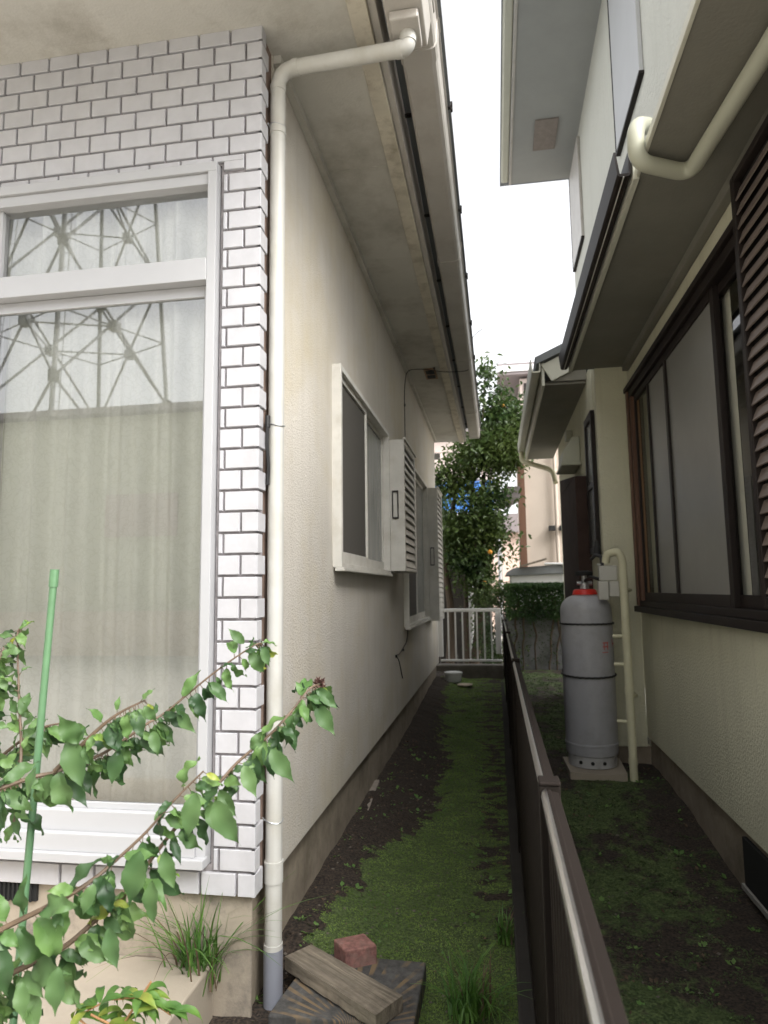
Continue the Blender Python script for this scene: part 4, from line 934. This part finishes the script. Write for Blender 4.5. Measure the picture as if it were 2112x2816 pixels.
# shed with dark roof beyond the railing
SHD = empty('carport', (-1.0, 12.6, 0), 'dark-roofed shed in the shade behind the citrus tree', 'shed')
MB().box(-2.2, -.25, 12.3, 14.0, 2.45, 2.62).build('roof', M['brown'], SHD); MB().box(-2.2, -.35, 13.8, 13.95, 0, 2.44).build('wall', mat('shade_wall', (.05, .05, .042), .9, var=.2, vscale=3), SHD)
pf = MB()  # boards added to darken the gap between the citrus trunks
for k in range(22): pf.box(-2.3+k*.1, -2.206+k*.1, 12.0, 12.02+.004*(k % 3), 0, 1.95+.01*(k % 2))
pf.box(-2.3, -.1, 12.03, 12.06, .4, .5).box(-2.3, -.1, 12.03, 12.06, 1.5, 1.6)
tag(pf.build('shade_boards', mat('dark_board', (.028, .023, .018), .9, var=.3, vscale=5)), 'added dark upright boards standing in for shade behind the citrus trunks', 'fence')
MB().box(-.50, -.44, 12.4, 12.46, 0, 2.44).build('post', M['white'], SHD)
tag(MB().tube([(-.47, 11.6, 0), (-.41, 11.6, 1.75)], .055, 12).build('white_post', M['white'], smooth=True), 'thick white post standing between the trunks behind the railing', 'post')
# far houses
FB = empty('house', (1.9, 12.0, 0), 'beige house at the far end with a reddish brown corner post', 'house')
MB().box(.55, 3.0, 12.0, 16, 0, 4.6).build('wall', M['hwall'], FB); MB().box(.43, .549, 11.94, 12.1, 0, 4.3).build('corner_post', M['brownwood'], FB)
MB().prism([(.30, 4.3), (.30, 4.4), (3.1, 5.2), (3.1, 4.3)], 1, 11.7, 16.3).build('roof', M['rooft'], FB)
dpf = MB(); dpf.tube([(1.07, 11.92, .4), (1.07, 11.92, 4.3)], .032, 10); D_ = dpf.build('downpipe', M['hwall'], FB, smooth=True)
MB().box(.93, 1.03, 11.84, 11.98, 2.28, 2.36).box(1.11, 1.21, 11.84, 11.98, 2.28, 2.36).build('pipe_clamp', M['rubber'], D_)
MB().prism([(.05, 2.82), (.14, 2.68), (.28, 2.72), (.44, 2.80), (.44, 2.98), (.22, 2.99)], 1, 11.3, 11.9).build('awning', M['rooft'], FB)
PK = empty('house', (.4, 21, 0), 'small pinkish house with a low grey roof in the far gap', 'house')
MB().box(-.25, 2.2, 20.5, 24, 0, 3.0).build('wall', M['pink'], PK); MB().prism([(-.45, 2.95), (-.45, 3.05), (.4, 3.5), (2.4, 3.5), (2.4, 2.95)], 1, 20.2, 24).build('roof', M['rooft'], PK)
tag(MB().tube([(.11, 19, 0), (.11, 19, 2.95)], .045, 10).build('pole', M['steel'], smooth=True), 'thin grey pole in front of the pinkish house', 'pole')
BH = empty('house', (-1.4, 23, 0), 'house with pale siding above a bright blue panel behind the citrus tree', 'house')
MB().box(-5, .02, 23, 27, 0, 6.6).build('wall', M['siding'], BH)
MB().box(-4.8, .0, 22.94, 22.99, 3.9, 4.95).build('blue_panel', M['bluesheet'], BH); MB().box(-4.8, .0, 22.94, 22.99, 3.2, 3.88).build('white_panel', M['white'], BH)
MB().box(-.62, -.40, 22.9, 22.99, 5.0, 6.2).build('corner_trim', M['white'], BH); MB().box(-5.2, .1, 22.8, 27, 6.601, 6.75).build('roof', M['rooft'], BH)
FR = empty('house', (1.8, 26, 0), 'brown flat-roofed upper storey rising above the far trees', 'house')
MB().box(1.15, 5, 26, 30, 0, 9.4).build('wall', M['siding'], FR); MB().box(.3, 5.2, 25.7, 30, 9.5, 9.95).build('roof', M['rooft'], FR); MB().box(.3, 5.2, 25.65, 25.69, 9.62, 9.85).build('roof_edge', M['white'], FR); MB().box(1.3, 2.4, 25.94, 25.99, 7.9, 9.2).build('window', M['brown'], FR)
UP = empty('utility_pole', (-.02, 20, 0), 'slim pale utility pole with wires seen through the far gap', 'pole')
MB().tube([(.16, 20, 0), (.16, 20, 5.6)], .05, 10).build('shaft', M['conc'], UP, smooth=True)
for z in (5.3, 4.9, 4.4, 4.1): MB().tube([(-2, 20.2, z+.15), (.16, 20, z), (3, 19.6, z+.1)], .007, 4).build('wire', M['rubber'], UP)

# ------------------------------------------------------------------ behind the camera (seen in the front window)
OP = empty('house', (-12, -12, 0), 'long olive house across the street mirrored in the big front window', 'house')
MB().box(-34, 4, -14, -10.2, -.1, 5.5).build('wall', M['olive'], OP)
MB().box(-34.3, 4.3, -14.2, -9.9, 5.51, 5.66).build('roof', M['rooft'], OP)
for x in (-26, -20, -14.5, -9, -3.5):
    MB().box(x, x+1.8, -10.19, -10.15, 2.6, 3.6).build('window', M['siding'], OP)
MB().box(-34, 3, -9.9, -9.75, -.1, .9).build('plinth', M['hwall'], OP)
PYL = empty('pylon', (-28.6, -37.8, 0), 'tall grey steel lattice pylon mirrored in the big front window', 'pylon')
def pr_(z): return max(1.2, 7.05-.075*z)
def leg(k, z): a_ = R_(-20+90*k); r = pr_(z); return Vector((-28.6+r*math.cos(a_), -37.8+r*math.sin(a_), z))
for k in range(4): MB().tube([leg(k, 0), leg(k, 56)], [.17, .13], 8).build('leg', M['lamp'], PYL, smooth=True)
bm = MB(); zz = [0, 5.5, 14.7, 23.9, 33, 41.5, 49, 56]
for i in range(7):
    ms_ = []
    for k in range(4):
        a_, b_ = leg(k, zz[i]), leg((k+1) % 4, zz[i]); c_, d_ = leg(k, zz[i+1]), leg((k+1) % 4, zz[i+1])
        bm.tube([a_, d_], .10, 5); bm.tube([b_, c_], .10, 5); m1 = (a_+d_+b_+c_)/4; ms_.append(m1)
        bm.obox(m1, (.30, 0, 0), (0, .30, 0), (0, 0, .32))
        bm.tube([leg(k, m1.z), m1], .06, 4); bm.tube([leg((k+1) % 4, m1.z), m1], .06, 4)
        for q in (a_, c_): bm.obox(q, (.24, 0, 0), (0, .24, 0), (0, 0, .35))
    for k in range(4): bm.tube([ms_[k], ms_[(k+1) % 4]], .065, 4)
for z in range(9, 50):
    for k in (1, 2): bm.tube([leg(k, z), leg(k, z)+Vector((.5, 0, 0))], .03, 4)
bm.tube([leg(1, 5)+Vector((.5, 0, 0)), leg(1, 50)+Vector((.5, 0, 0))], .035, 4); bm.tube([leg(2, 5)+Vector((.5, 0, 0)), leg(2, 50)+Vector((.5, 0, 0))], .035, 4)
bm.build('bracing', M['lamp'], PYL)
wr = MB()
for z in (24, 27, 30.5): wr.tube([Vector((-80, -30, z+3)), Vector((-30, -30, z)), Vector((20, -30, z+3))], .02, 4)
tag(wr.build('power_line', M['rubber']), 'thin power lines mirrored in the big front window', 'wires')
for o in bpy.data.objects:
    if 'wl' in o: del o['wl']
